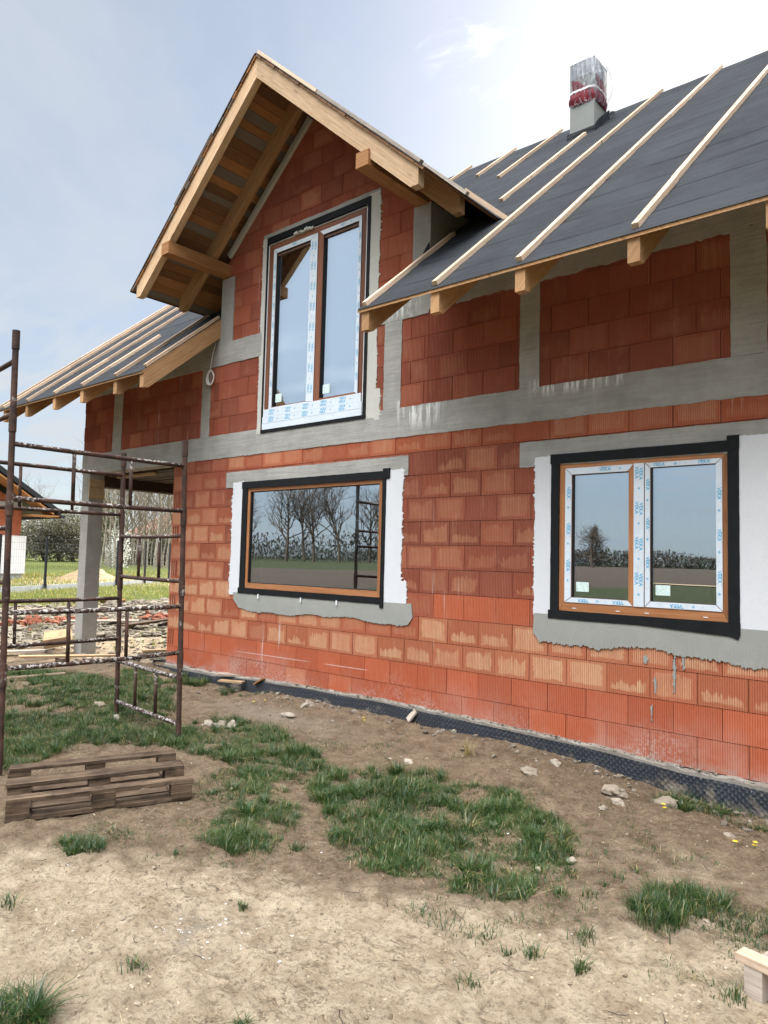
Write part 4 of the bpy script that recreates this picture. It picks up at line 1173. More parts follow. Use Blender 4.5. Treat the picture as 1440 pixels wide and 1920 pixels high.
# ================================================================== SCAFFOLD
sc_ = thing('scaffold_tower', 'rusty tube scaffold tower splashed with mortar at the house corner', 'scaffold', (1.9, -2.7, -.18))
BASE = {'A': (2.62, -1.99), 'B': (2.60, -3.60), 'C': (1.24, -1.86), 'D': (1.21, -3.47)}
def sp(k, z):
    x, y = BASE[k]; e = .020 * (z + .17)
    return Vector((x - .76 * e, y - .65 * e, z))
def lerp(a, b, t): return a + (b - a) * t
MODS = [('AC', 0), ('BD', 0), ('AB', 1), ('CD', 1), ('AC', 2), ('BD', 2), ('AB', 3), ('CD', 3), ('BD', 4)]
for (pq, k) in MODS:
    zb = -.17 + .68 * k; fr = sc_
    for q in pq:
        mb = MB(); z0 = zb if k else gh(*BASE[q]) - .03
        mb.tube([sp(q, z0), sp(q, zb + .68)], .0245, 12)
        mb.tube([sp(q, zb + .675), sp(q, zb + .83)], .030, 12)
        mb.tube([sp(q, zb + .10), sp(q, zb + .18)], .0275, 12)
        part('post', mb, M['rust'], sc_)
    for zz_ in (.14, .58):
        mb = MB(); a, b = sp(pq[0], zb + zz_), sp(pq[1], zb + zz_)
        mid = (a + b) / 2 + Vector((0, 0, random.uniform(-.012, .004)))
        mb.tube([a, lerp(a, mid, .5) + Vector((0, 0, -.002)), mid, lerp(mid, b, .5) + Vector((0, 0, -.002)), b], .021, 10); part('rail', mb, M['crust' if (k == 0 and pq == 'AC') or (k == 1 and pq == 'AB') else 'rust'], fr, smooth_=True)
    for tt_ in (.35, .68):
        mb = MB(); a = lerp(sp(pq[0], zb + .14), sp(pq[1], zb + .14), tt_); b = lerp(sp(pq[0], zb + .58), sp(pq[1], zb + .58), tt_)
        mb.tube([a, b], .0165, 8); part('strut', mb, M['rust'], fr, smooth_=True)

# ================================================================== PALLETS AND TIMBER
def pallet(name, label, loc, rz, mat, tilt=(0, 0), L=1.2, W=.8, worn=.006, upside=True):
    t = thing(name, label, 'pallet', loc, rz); t.rotation_euler = (tilt[0], tilt[1], rz)
    pr_ = random.Random(4)
    def bd(n, x0, x1, y0, y1, z0, z1, ax):
        mb = MB(); j = lambda: pr_.uniform(-worn, worn)
        mb.box(x0 + j(), x1 + j(), y0 + j(), y1 + j(), z0, z1, ax); o = part(n, mb, M[mat], t, local=True); o.rotation_euler = (j() * .6, j() * .6, j() * .8); return o
    ys = [0, .175, .3275, .525, .655]; ws = [.145, .10, .145, .10, .145]
    for y, w in zip(ys, ws): bd('deck_board', 0, L, y, y + w, 0, .022, 'x')
    for x in (0, L / 2 - .0725, L - .145): bd('stringer', x, x + .145, 0, W, .0225, .0445, 'y')
    for y, w in ((0, .10), (.3275, .145), (.70, .10)):
        for x in (0, L / 2 - .0725, L - .145): bd('block', x, x + .145, y, y + w, .045, .1225, 'x')
        bd('skid', -.005, L + .005, y - .002, y + w + .002, .123, .145, 'x')
    return t
pallet('wooden_pallet', 'dark weathered pallet lying upside down on the grass', (3.65, -3.97, gh(3.9, -3.4) - .012), RAD(66.5), 'palletwood', (RAD(1.2), RAD(-.6)))

t = thing('new_pallet', 'corner of a fresh pale timber pallet at the right edge', 'pallet', (7.74, -2.68, gh(7.8, -2.7)))
ax = Vector((.97, -.22, 0)).normalized(); ay = Vector((.22, .97, 0)).normalized()
g0 = gh(7.8, -2.7)
def npb(n, o, a, b, la, lb, lz, mat):
    mb = MB(); mb.oriented(o, a, b, (0, 0, 1), la, lb, lz); part(n, mb, M[mat], t)
p0 = Vector((7.715, -2.632, -.064))
npb('deck_board', p0, ax, ay, 1.1, .075, .034, 'freshwood')
npb('block', Vector((p0.x, p0.y, g0 - .03)) + ax * .035 + ay * .004, ax, ay, .075, .10, -.066 - (g0 - .03), 'greywood')
npb('block', Vector((p0.x, p0.y, g0 - .03)) + ax * .60 + ay * .004, ax, ay, .075, .10, -.066 - (g0 - .03), 'greywood')
npb('stringer', p0 + ax * .145 + ay * .077 + Vector((0, 0, -.02)), ay, ax * -1, 1.0, .10, .022, 'greywood')
npb('deck_board', p0 + ay * .36 - ax * .01 + Vector((0, 0, .004)), ax, ay, 1.1, .075, .034, 'freshwood')
npb('block', Vector((p0.x, p0.y, g0 - .03)) + ax * .035 + ay * .365, ax, ay, .075, .10, -.066 - (g0 - .03), 'greywood')

def plank(label, o, d, L, w, h, mat, name='plank', tilt=0.0, roll=0.0, group=None):
    t_ = MB(); d = Vector((d[0], d[1], tilt)).normalized(); side = Vector((-d.y, d.x, 0)).normalized()
    up = d.cross(side) * -1
    up = side.cross(d) * -1 if up.z < 0 else up
    if roll: R = Matrix.Rotation(roll, 3, d); side = R @ side; up = R @ up
    t_.oriented((0, 0, 0), d, side, up, L, w, h)
    ob = part(name, t_, M[mat]); ob.location = o
    return tag(ob, label, 'plank', group)
z_ = gh(.6, -.12)
plank('wide pale board lying against the foot of the wall', (.80, -.22, .015), (.32, .40), .55, .19, .025, 'greywood', tilt=-.03)
plank('short narrow board half under the wide pale board', (.93, -.30, -.035), (.55, .25), .34, .10, .02, 'formwood')
plank('small splinter of board leaning on the mortar ledge', (1.42, -.12, -.03), (.5, .12), .16, .07, .015, 'purlin', tilt=.3)
plank('long thin board lying below the porch column', (-2.72, -1.25, gh(-2.5, -1) + .10), (.30, 1.15), 1.45, .16, .025, 'formwood', tilt=-.05)
plank('dark support block under the long thin board', (-2.62, -.75, gh(-2.6, -.7) - .03), (1, .1), .22, .09, .11, 'palletwood', 'wood_block')
plank('dark offcut beneath the far end of the long thin board', (-2.52, -.35, gh(-2.5, -.3) - .03), (1, -.2), .20, .08, .08, 'palletwood', 'wood_block')
plank('squared timber block tilted beside the porch column', (-3.72, -.42, gh(-3.7, -.3) + .05), (.55, .83), .42, .26, .17, 'formwood', 'timber_block', tilt=.16, roll=.5)
plank('pale board lying on the rubble left of the porch column', (-6.3, 1.1, gh(-6.3, 1.2) + .06), (.5, .85), 1.5, .22, .03, 'greywood')
plank('dark board across the rubble behind the porch column', (-5.2, 1.9, gh(-5.2, 2) + .06), (-.1, 1.0), 1.7, .18, .04, 'palletwood', tilt=.06)
plank('board propped on the rubble at the left edge', (-7.6, -.1, gh(-7.6, 0) + .10), (.45, .9), 1.3, .2, .04, 'greywood', tilt=.08)
plank('orange board lying in the far grass', (-9.6, 2.2, gh(-9.6, 2.2) + .05), (.45, .9), 1.9, .25, .04, 'purlin')
plank('splintered board near the left scaffold post', (-3.8, -1.2, gh(-3.8, -1) + .04), (.7, .7), .8, .16, .03, 'greywood', tilt=.05)
plank('thin lath lying on the lawn behind the scaffold', (-1.3, -2.0, gh(-1.2, -1.8) + .04), (.1, 1), .75, .025, .02, 'freshwood')
plank('yellow offcut on the bare soil right of the column', (-2.6, .75, gh(-2.6, .8) + .03), (.4, .9), .45, .16, .04, 'formwood')

plank('grey shard of broken board standing against the foil', (3.95, -.13, -.08), (.25, .2), .13, .10, .018, 'greywood', 'board_shard', tilt=.42, roll=.3)
# stones --------------------------------------------------------------
def rock_mesh(seed, sub=2):
    bm = bmesh.new(); bmesh.ops.create_icosphere(bm, subdivisions=sub, radius=1)
    for v in bm.verts:
        n = mnoise.fractal(v.co * 1.1 + Vector((seed * 7.3, 0, 0)), 1, 2, 3)
        v.co *= 1 + .5 * n
    me = bpy.data.meshes.new('stone'); bm.to_mesh(me); bm.free()
    ca = me.color_attributes.new('Col', 'FLOAT_COLOR', 'CORNER'); v_ = (seed * .37) % 1
    ca.data.foreach_set('color', [v_, 0, 0, 1] * len(me.loops))
    me.materials.append(M['stone']); return me
rocks = [rock_mesh(i, 3) for i in range(5)]
STN = [(6.30, -.50, .105, .05, 'largest pale boulder by the dimpled foil'), (2.62, -.30, .075, .05, 'grey stone on bare soil near the picture window'),
       (2.36, -1.46, .06, .045, 'left stone of the white trio behind the pallet'), (2.44, -1.37, .07, .05, 'middle stone of the white trio behind the pallet'), (2.58, -1.33, .065, .055, 'right stone of the white trio behind the pallet'),
       (6.63, -.36, .09, .05, 'lumpy mortar chunk against the foil'), (6.38, -.66, .05, .03, 'small flat stone in front of the largest boulder'), (4.65, -1.02, .05, .03, 'white chip on the soil above the main grass patch'),
       (7.19, -.76, .05, .02, 'flat white chip near the right edge'), (2.73, -.68, .09, .03, 'flat grey slab on the soil near the scaffold'), (5.63, -.66, .07, .035, 'dull stone half sunk beside the foil'),
       (5.69, -.32, .06, .03, 'crumbly mortar lump under the foil edge'), (6.55, -2.2, .018, .016, 'tiny white pebble in the big grass patch'), (6.19, -1.46, .02, .018, 'round white pebble at the back of the grass patch'),
       (6.62, -1.92, .035, .02, 'small white stone at the right end of the grass patch'), (.79, -1.8, .09, .03, 'flat pale stone in the lawn inside the scaffold'), (6.36, -.88, .035, .018, 'small pale chip before the boulder'),
       (1.42, -1.95, .05, .03, 'white rubble chip in the lawn by the scaffold foot')]
for i, (x, y, a, b, lab) in enumerate(STN):
    o = bpy.data.objects.new('stone', rocks[i % 5]); COL.objects.link(o)
    o.location = (x, y, gh(x, y) + b * .35); o.scale = (a, a * .72, b); o.rotation_euler = (random.uniform(-.2, .2), random.uniform(-.2, .2), random.uniform(0, 6))
    tag(o, lab, 'stone', 'loose stones by the house')

# ================================================================== GROUND
def grow(a, b, step, lim0, lim1, ratio=1.12):
    c = list(np.arange(a, b + 1e-6, step)); s_ = step; v = b
    while v < lim1: s_ *= ratio; v += s_; c.append(v)
    s_ = step; v = a; pre = []
    while v > lim0: s_ *= ratio; v -= s_; pre.append(v)
    return np.array(pre[::-1] + c)
gxs = grow(-1.0, 8.6, .026, -1500, 1500); gys = grow(-5.6, .1, .026, -1500, 1500)
GX, GY = np.meshgrid(gxs, gys, indexing='ij')
GZ = ground_h(GX, GY)
fineamp = (GX > -1.5) & (GX < 9) & (GY > -6) & (GY < .4)
clod = (fbm(GX * 19, GY * 19, 41, 2) - .5) * .016 + np.clip(fbm(GX * 7, GY * 7, 47, 2) - .62, 0, 1) * .08
GZ = GZ + np.where(fineamp, clod, 0)
# a tyre-like rut and scuffs in the sand
rut = np.exp(-(((GX - 6.55) * .55 + (GY + 3.05) * .83) / .035) ** 2) * np.exp(-(((GX - 6.55) * .83 - (GY + 3.05) * .55) / .35) ** 2)
GZ = GZ - .035 * rut
line = -4.1 + .54 * (GX - 4.2)
wob = .5 * (fbm(GX * 1.1, GY * 1.1, 61) - .5)
sand = sst(line + wob - GY, -.75, .65) * sst(GX, -1, 3.5)
sand = np.maximum(sand, .38 * sst(GX, 5.4, 6.6) * sst(-GY, .7, 1.5))
sand = np.maximum(sand, .85 * sst(-GX, .5, 2.2) * sst(GY, -.6, .4) * sst(-GX, -9, -4))
dist = np.hypot(GX - 8.6, GY + 6)
rub = sst(-GX, 4.2, 5.4) * (1 - sst(-GX, 8.2, 9.4)) * sst(GY, -5, -2) * (1 - sst(GY, 9, 12))
rub = np.maximum(rub, .55 * np.exp(-((GX - 2.5) ** 2 / .9 + (GY + .75) ** 2 / .06)))
spec = np.exp(-(((GX - 5.68) * .9 + (GY + 3.93) * -.35) / .16) ** 2 - (((GX - 5.68) * .35 + (GY + 3.93) * .9) / .09) ** 2)
rub = np.maximum(rub, .8 * spec * sst(fbm(GX * 17, GY * 17, 71, 3), .50, .60))
grassy = sst(-GX, 8.2, 9.6) * (1 - .0 * GX)
grassy = np.where(GX > -8, 0, grassy)
grassy = np.maximum(grassy, .0 * sst(-GX, -3.4, -1.0) * sst(-GY, .9, 1.6) * (1 - sst(-GX, 2.2, 3.2)) * (1 - sst(-GY, 3.6, 4.2)))
grassy = np.maximum(grassy, sst(-GY, 7.5, 9.5))
grassy = np.maximum(grassy, sst(GX, 11, 14))
brown = sst(-GY, 62, 66) * sst(GX + .75 * (-GY), -12, 2) * (1 - sst(-GY, 420, 460))
brown = np.maximum(brown, .8 * sst(-GX, 11, 15) * sst(-GY, 11, 15) * (1 - sst(np.hypot(GX - 2, GY), 66, 80)))
grassy = grassy * (1 - brown)
bare = sst(dist, 26, 30) * (1 - sst(dist, 34, 44)) * sst(-GX, 8, 12) * sst(GY, -2, 2)
grassy = grassy * (1 - .75 * bare)
sand = np.maximum(sand, .6 * bare)
sand = np.where(brown > .3, -1.2, sand)
rub = np.where(GY < -9, -1.2, rub)
cols = np.stack([sand, grassy, rub], -1).reshape(-1, 3)
V = np.stack([GX, GY, GZ], -1).reshape(-1, 3)
I = np.arange(GX.size).reshape(GX.shape)
F = np.stack([I[:-1, :-1], I[1:, :-1], I[1:, 1:], I[:-1, 1:]], -1).reshape(-1, 4)
g = part('ground', raw_mesh('ground', V, F, M['soil'], cols, True)); tag(g, None, None, kind='structure')

# ---------------------------------------------------------------- grass
def in_poly(px, py, poly):
    r = np.zeros(px.shape, bool); n = len(poly)
    for i in range(n):
        x1, y1 = poly[i]; x2, y2 = poly[(i + 1) % n]
        c = ((y1 > py) != (y2 > py)) & (px < (x2 - x1) * (py - y1) / (y2 - y1 + 1e-12) + x1)
        r ^= c
    return r
def sample(poly, dens, seed, thr=.38, soft=.16, fs=3.0):
    P_ = np.array(poly); a, b = P_.min(0) - .12, P_.max(0) + .12
    n = int(dens * (b - a).prod()); R_ = np.random.default_rng(seed)
    p_ = a + R_.random((n, 2)) * (b - a)
    jit = p_ + .14 * np.stack([fbm(p_[:, 0] * 5, p_[:, 1] * 5, 1) - .5, fbm(p_[:, 0] * 5, p_[:, 1] * 5, 2) - .5], -1)
    k = in_poly(jit[:, 0], jit[:, 1], poly)
    f = fbm(p_[:, 0] * fs, p_[:, 1] * fs, seed + 5, 3)
    k &= R_.random(n) < sst(f, thr - soft, thr + soft) ** 1.2
    return p_[k], f[k]
def blades(p_, length, width, lean, R_, colv=None, zoff=-.006, dry=.05, azi=None):
    n = len(p_); z = ground_h(p_[:, 0], p_[:, 1]) + zoff
    az = (R_.random(n) * 2 * PI) if azi is None else azi; d = np.stack([np.cos(az), np.sin(az)], -1); sd = np.stack([-np.sin(az + R_.normal(0, .5, n)), np.cos(az)], -1)
    sd /= np.linalg.norm(sd, axis=1)[:, None]
    L = length * (.55 + .75 * R_.random(n)); le = lean * (.25 + 1.1 * R_.random(n)); w = width * (.6 + .8 * R_.random(n))
    V = np.zeros((n, 7, 3), np.float32)
    ts = [0, .38, .72, 1.0]; ws_ = [1, .85, .55, 0]; k = 0
    for t_, w_ in zip(ts, ws_):
        off_ = (le * t_ ** 2)[:, None] * L[:, None] * d; hh = L * (t_ - .45 * le * t_ ** 2)
        c = p_ + off_
        if w_ > 0:
            V[:, k, :2] = c - sd * (w * w_ / 2)[:, None]; V[:, k + 1, :2] = c + sd * (w * w_ / 2)[:, None]
            V[:, k, 2] = V[:, k + 1, 2] = z + hh; k += 2
        else:
            V[:, k, :2] = c; V[:, k, 2] = z + hh
    b = (np.arange(n) * 7)[:, None]
    F = np.concatenate([b + np.array([q]) for q in ((0, 1, 3), (0, 3, 2), (2, 3, 5), (2, 5, 4), (4, 5, 6))], 1).reshape(-1, 3)
    c0 = np.clip(R_.random(n) * .7 + (colv if colv is not None else .15), 0, 1); c1 = R_.random(n) * (.9 + dry)
    cc = np.repeat(np.stack([c0, c1, c0 * 0], -1), 7, 0)
    return V.reshape(-1, 3), F, cc
def join(parts):
    V, F, C_ = [], [], []; o = 0
    for v, f, c in parts: V.append(v); F.append(f + o); C_.append(c); o += len(v)
    return np.vstack(V), np.vstack(F), np.vstack(C_)
PATCH = {
'lawn': ([(-2.55,-2.02),(-2.0,-1.37),(-1.31,-1.0),(-.36,-1.0),(-1.09,-.5),(-.6,-.3),(.35,-.6),(1.57,-1.33),(1.97,-1.49),(2.33,-1.1),(2.82,-.95),(3.46,-1.25),(3.87,-1.33),(4.1,-1.81),(3.94,-2.18),(3.42,-2.17),(2.96,-2.15),(2.45,-2.41),(2.3,-2.9),(2.6,-3.5),(1.6,-3.9),(-1,-3.2)], 7500, .105, .27),
'band': ([(3.84,-2.68),(3.73,-2.29),(3.98,-1.93),(4.06,-1.51),(4.41,-1.6),(4.6,-1.29),(5.08,-1.02),(5.34,-1.53),(5.07,-1.96),(4.83,-2.21),(4.51,-2.18),(4.38,-2.49),(4.31,-2.73),(4.13,-2.83)], 9000, .09, .36),
'main': ([(4.73,-2.07),(4.83,-1.68),(5.27,-1.23),(5.62,-1.07),(6.01,-1.27),(6.25,-1.26),(6.61,-1.69),(6.72,-2.1),(6.61,-2.3),(6.70,-2.61),(6.51,-2.74),(6.34,-2.74),(6.03,-2.77),(5.9,-2.89),(5.55,-2.83),(5.13,-2.51)], 14000, .10, .31),
'mid': ([(4.66,-3.17),(4.43,-2.77),(4.38,-2.49),(4.64,-2.4),(4.93,-2.42),(5.09,-2.81),(5.24,-3.19),(5.12,-3.25),(4.78,-3.3)], 11000, .095, .38),
'c1': ([(4.32,-3.92),(4.22,-3.79),(4.34,-3.67),(4.55,-3.76),(4.53,-3.87),(4.45,-3.96)], 11000, .11, .25),
'right': ([(7.09,-2.27),(7.08,-1.94),(7.24,-1.74),(7.44,-1.86),(7.56,-1.97),(7.55,-2.17),(7.32,-2.31),(7.21,-2.38)], 11000, .12, .32),
'right2': ([(7.47,-2.14),(7.63,-1.67),(7.9,-1.9),(7.9,-2.4),(7.6,-2.28)], 6000, .06, .45),
'foil': ([(6.55,-.30),(6.75,-.11),(7.07,-.1),(7.6,-.1),(7.6,-.42),(7.05,-.40),(6.8,-.40)], 5000, .11, .42),
'foil2': ([(-.38,-.15),(.1,-.1),(.55,-.12),(.60,-.5),(.1,-.6)], 4500, .13, .40),
'foil3': ([(.75,-.15),(1.2,-.12),(1.75,-.12),(1.6,-.4),(1.08,-.42)], 4000, .10, .45),
'corner': ([(5.50,-4.86),(5.60,-4.70),(5.75,-4.66),(5.88,-4.7),(5.74,-4.92)], 13000, .13, .2),
'dull': ([(4.28,-3.61),(4.35,-3.15),(4.65,-2.98),(4.78,-3.24),(4.63,-3.62)], 4500, .05, .47),
'fringe': ([(2.6,-.9),(4.2,-.75),(5.6,-.75),(6.9,-1.0),(7.8,-1.6),(7.8,-2.6),(6.9,-3.1),(5.6,-3.2),(4.9,-3.6),(4.2,-4.0),(3.7,-3.0)], 2600, .055, .50),
'sparse': ([(2.2,-.35),(4.2,-.3),(5.6,-.5),(7.6,-.6),(7.7,-2.0),(6.9,-2.9),(6.7,-1.4),(5.2,-.8),(3.2,-.8)], 700, .06, .60),
}
R_ = np.random.default_rng(3); gp_ = []
for i, (k, (poly, dens, ln, thr)) in enumerate(PATCH.items()):
    p_, f = sample(poly, dens * .8, 30 + i, thr + .02, .22, 2.6 if k in ('lawn', 'sparse') else 3.6)
    hv = ln * .62 * (.35 + 1.1 * sst(f, thr - .1, .72))
    V, F, c = blades(p_, hv, .0036, .95, R_, .55 * sst(vnoise(p_[:, 0] * 2.2, p_[:, 1] * 2.2, 5), .2, .8) - .10, dry=.10 if k != 'dull' else .2)
    gp_.append((V, F, c))
    if k in ('dull', 'sparse', 'fringe'): continue
    # tussocks: blades fanning out from one root
    A_ = np.array(poly); ar = .5 * abs(np.dot(A_[:, 0], np.roll(A_[:, 1], 1)) - np.dot(A_[:, 1], np.roll(A_[:, 0], 1)))
    q_, fq = sample(poly, {'lawn': 30, 'main': 62, 'band': 42}.get(k, 60), 130 + i, thr - .02, .16, 2.6 if k == 'lawn' else 3.6)
    for q, fv in zip(q_, fq):
        m_ = int(R_.integers(26, 95)); ang = R_.random(m_) * 2 * PI; rr = R_.random(m_) ** .7 * R_.uniform(.02, .055)
        pp = q + np.stack([np.cos(ang), np.sin(ang)], -1) * rr[:, None]
        gp_.append(blades(pp, np.full(m_, ln * R_.uniform(.65, 1.35) * (.6 + .5 * sst(np.array(fv), thr, .7))), R_.uniform(.0034, .0056), R_.uniform(.7, 1.25), R_, R_.uniform(-.1, .5), dry=.04 + .10 * (R_.random() < .2), azi=ang + R_.normal(0, .5, m_)))
TUFT = [(5.65,-3.61),(6.87,-3.38),(6.72,-3.0),(6.76,-2.35),(6.88,-2.24),(6.9,-1.93),(6.89,-2.08),(5.77,-4.28),(4.83,-4.43),(6.38,-4.19),(6.97,-3.01),(7.08,-2.71),(6.87,-3.07),(7.73,-2.72),(6.97,-1.76),(4.87,-3.49),(5.3,-2.91),(7.28,-2.39),(7.17,-2.96),(7.31,-1.89)]
for i, q in enumerate(TUFT):
    m_ = int(R_.integers(18, 60)); pp = np.array(q) + R_.normal(0, .014 + .012 * (i % 3), (m_, 2))
    gp_.append(blades(pp, np.full(m_, R_.uniform(.045, .085)), .0048, .7, R_, .2, dry=.06))
V, F, c = join(gp_)
tag(part('grass', raw_mesh('grass', V, F, M['grass'], c)), 'dark green grass patches on the bare building plot', 'grass', kind='stuff')
# sunlit turf beyond the house
p_ = np.stack([R_.uniform(-17, -8.3, 26000), R_.uniform(-3.5, 13, 26000)], -1)
fl_ = fbm(p_[:, 0] * .8, p_[:, 1] * .8, 90, 3); p_ = p_[fl_ > .42]
V1 = blades(p_, np.full(len(p_), .13), .014, .6, R_, .35, dry=.18)
p_ = np.stack([R_.uniform(-8.3, -3.0, 2600), R_.uniform(-3.0, 8, 2600)], -1); fl_ = fbm(p_[:, 0] * .9, p_[:, 1] * .9, 95, 3); p_ = p_[fl_ > .57]
V2 = blades(p_, np.full(len(p_), .16), .010, .6, R_, .25, dry=.15)
p_ = np.stack([R_.uniform(-32, -17, 16000), R_.uniform(2, 26, 16000)], -1); fl_ = fbm(p_[:, 0] * .5, p_[:, 1] * .5, 97, 3); p_ = p_[fl_ > .5]
V3 = blades(p_, np.full(len(p_), .22), .03, .6, R_, .35, dry=.25)
V, F, c = join([V1, V2, V3])
tag(part('turf', raw_mesh('turf', V, F, M['fieldgrass'], c)), 'bright sunlit turf beyond the porch', 'grass', kind='stuff')
# straw and dead stalks
n = 2600; p_ = np.stack([R_.uniform(-.5, 8.2, n), R_.uniform(-5.0, -.25, n)], -1)
az = R_.random(n) * 2 * PI; L = R_.gamma(2.0, .018, n) + .012; d = np.stack([np.cos(az), np.sin(az)], -1); q_ = p_ + d * L[:, None]; sd = np.stack([-d[:, 1], d[:, 0]], -1) * .0011
z1 = ground_h(p_[:, 0], p_[:, 1]) + .009; z2 = ground_h(q_[:, 0], q_[:, 1]) + .009 + R_.random(n) * .012
V = np.stack([np.c_[p_ - sd, z1], np.c_[p_ + sd, z1], np.c_[q_ + sd, z2], np.c_[q_ - sd, z2]], 1).reshape(-1, 3)
F = np.arange(n * 4).reshape(n, 4); c = np.repeat(np.stack([R_.random(n), R_.random(n) * .8, np.zeros(n)], -1), 4, 0)
tag(part('dry_straw', raw_mesh('dry_straw', V, F, M['straw'], c)), 'bits of straw and dead stalks scattered over the soil', 'straw', kind='stuff')
# pebbles and crumbs
bm = bmesh.new(); bmesh.ops.create_icosphere(bm, subdivisions=1, radius=1); bm.verts.ensure_lookup_table()
BV = np.array([v.co[:] for v in bm.verts]); BF = np.array([[v.index for v in f.verts] for f in bm.faces]); bm.free()
def scatter(p_, rad, seed, flat=.65, sink=.25, dark=0.0):
    R2 = np.random.default_rng(seed); n = len(p_); z = ground_h(p_[:, 0], p_[:, 1])
    a = R2.random(n) * 2 * PI; s3 = rad[:, None] * (np.array([1, .75, flat]) * (.7 + .6 * R2.random((n, 3))))
    v = BV[None] * (1 + .28 * R2.normal(0, 1, (n, len(BV), 1)).clip(-1.3, 1.3)) * s3[:, None, :]
    x = v[..., 0] * np.cos(a)[:, None] - v[..., 1] * np.sin(a)[:, None]; y = v[..., 0] * np.sin(a)[:, None] + v[..., 1] * np.cos(a)[:, None]
    V = np.stack([x + p_[:, :1], y + p_[:, 1:2], v[..., 2] + (z + rad * sink)[:, None]], -1).reshape(-1, 3)
    F = (BF[None] + (np.arange(n) * len(BV))[:, None, None]).reshape(-1, 3)
    c = np.repeat(np.stack([R2.random(n) ** (1 + dark), R2.random(n), np.zeros(n)], -1), len(BV), 0)
    return V, F, c
n = 11000; p_ = np.stack([R_.uniform(-.8, 8.2, n), R_.uniform(-5.2, -.15, n)], -1)
k = R_.random(n) < .35 + .65 * sst(fbm(p_[:, 0] * 1.6, p_[:, 1] * 1.6, 77, 3), .42, .62); p_ = p_[k]
rad = np.clip(R_.gamma(1.3, .0026, len(p_)) + .0016, 0, .013)
V, F, c = scatter(p_, rad, 5, dark=1.2)
n = 34000; pc = np.stack([R_.uniform(2.0, 8.2, n), R_.uniform(-5.1, -.3, n)], -1)
lw_ = -4.1 + .54 * (pc[:, 0] - 4.2)
k = R_.random(n) < (.25 + .75 * sst(lw_ - pc[:, 1], -.8, .5)) * (.2 + .8 * sst(fbm(pc[:, 0] * 2.3, pc[:, 1] * 2.3, 83, 4), .40, .62)); pc = pc[k]
sandy = sst(-4.1 + .54 * (pc[:, 0] - 4.2) - pc[:, 1], -.7, .5)
Vc, Fc, cc_ = scatter(pc, np.clip(R_.gamma(1.2, .0021, len(pc)) + .0018, 0, .010), 44, .55, .05)
cc_[:, 0] = np.repeat(np.clip(sandy * .62 + R_.normal(0, .15, len(pc)), 0, 1), len(BV))
tag(part('soil_crumbs', raw_mesh('soil_crumbs', Vc, Fc, mat_stone('soil_crumb', (.12, .082, .052), (.50, .40, .28)), cc_)), 'loose crumbs of earth and sand on the trampled ground', 'soil', kind='stuff')
tag(part('pebbles', raw_mesh('pebbles', V, F, M['pebble'], c)), 'small pebbles and crumbs strewn over the soil', 'pebbles', kind='stuff')
n = 5000; p_ = np.stack([R_.uniform(-9.2, -4.2, n), R_.uniform(-4, 9, n)], -1)
V, F, c = scatter(p_, np.clip(R_.gamma(2, .018, n) + .012, 0, .12), 6, .5)
n = 900; p2 = np.stack([R_.uniform(-4.4, -1.2, n), R_.uniform(-.5, 3, n)], -1)
A2 = scatter(p2, np.clip(R_.gamma(2, .010, n) + .006, 0, .06), 8, .5)
n = 260; p3 = np.stack([R_.uniform(.8, 7.6, n), -.09 - np.abs(R_.normal(0, .16, n))], -1)
A3 = scatter(p3, np.clip(R_.gamma(1.6, .008, n) + .004, 0, .035), 9, .6)
n = 420; xx = R_.uniform(1.2, 7.6, n); v4, f4, c4 = scatter(np.stack([xx, -.004 - np.abs(R_.normal(0, .013, n))], -1), np.clip(R_.gamma(1.6, .0035, n) + .002, 0, .016), 15, .6)
zz4 = np.repeat(np.array([foil_top(q) + .026 for q in xx]) - ground_h(xx, xx * 0 - .01), len(BV)); v4[:, 2] += zz4
V, F, c = join([(V, F, c), A2, A3, (v4, f4, c4)])
tag(part('rubble', raw_mesh('rubble', V, F, M['rubble'], c)), 'pale rubble and mortar crumbs around the house', 'rubble', kind='stuff')
p_ = np.vstack([np.array([-6.7, 1.15]) + R_.normal(0, 1, (120, 2)) * [.28, .55], np.array([-6.0, 3.4]) + R_.normal(0, 1, (90, 2)) * [.3, .45]])
V, F, c = scatter(p_, np.clip(R_.gamma(2, .02, len(p_)) + .02, 0, .1), 12, .7, .6)
tag(part('brick_rubble', raw_mesh('brick_rubble', V, F, M['redbrick'], c)), 'heap of broken red brick pieces left of the column', 'rubble', kind='stuff')

p_ = np.vstack([np.array([5.70, -3.90]) + R_.normal(0, 1, (150, 2)) @ np.array([[.15, .09], [-.05, .07]]), np.stack([R_.uniform(2, 8, 160), R_.uniform(-4.4, -.3, 160)], -1)])
V, F, c = scatter(p_, np.clip(R_.gamma(1.6, .0016, len(p_)) + .001, 0, .008), 33, .4, .1); c[:, 0] = 1
tag(part('white_flecks', raw_mesh('white_flecks', V, F, mat_stone('lime_fleck', (.5, .49, .46), (.70, .69, .66)), c)), 'white lime flecks spilt on the sand', 'flecks', kind='stuff')
tw = MB(); tr_ = random.Random(17)
for i in range(60):
    x, y = tr_.uniform(4.2, 7.9), tr_.uniform(-4.4, -.4); a = tr_.uniform(0, 6.3); q = []; L = tr_.uniform(.03, .13)
    for k in range(4):
        q.append((x, y, gh(x, y) + .006 + tr_.uniform(0, .008))); a += tr_.uniform(-.6, .6); x += math.cos(a) * L / 3; y += math.sin(a) * L / 3
    tw.tube(q, [.0022, .002, .0016, .0010], 4, False)
o = part('twigs', tw, mat_plain('dark_root', (.06, .045, .035), .9)); tag(o, 'dark dry twigs and roots lying on the sand', 'twigs', kind='stuff')
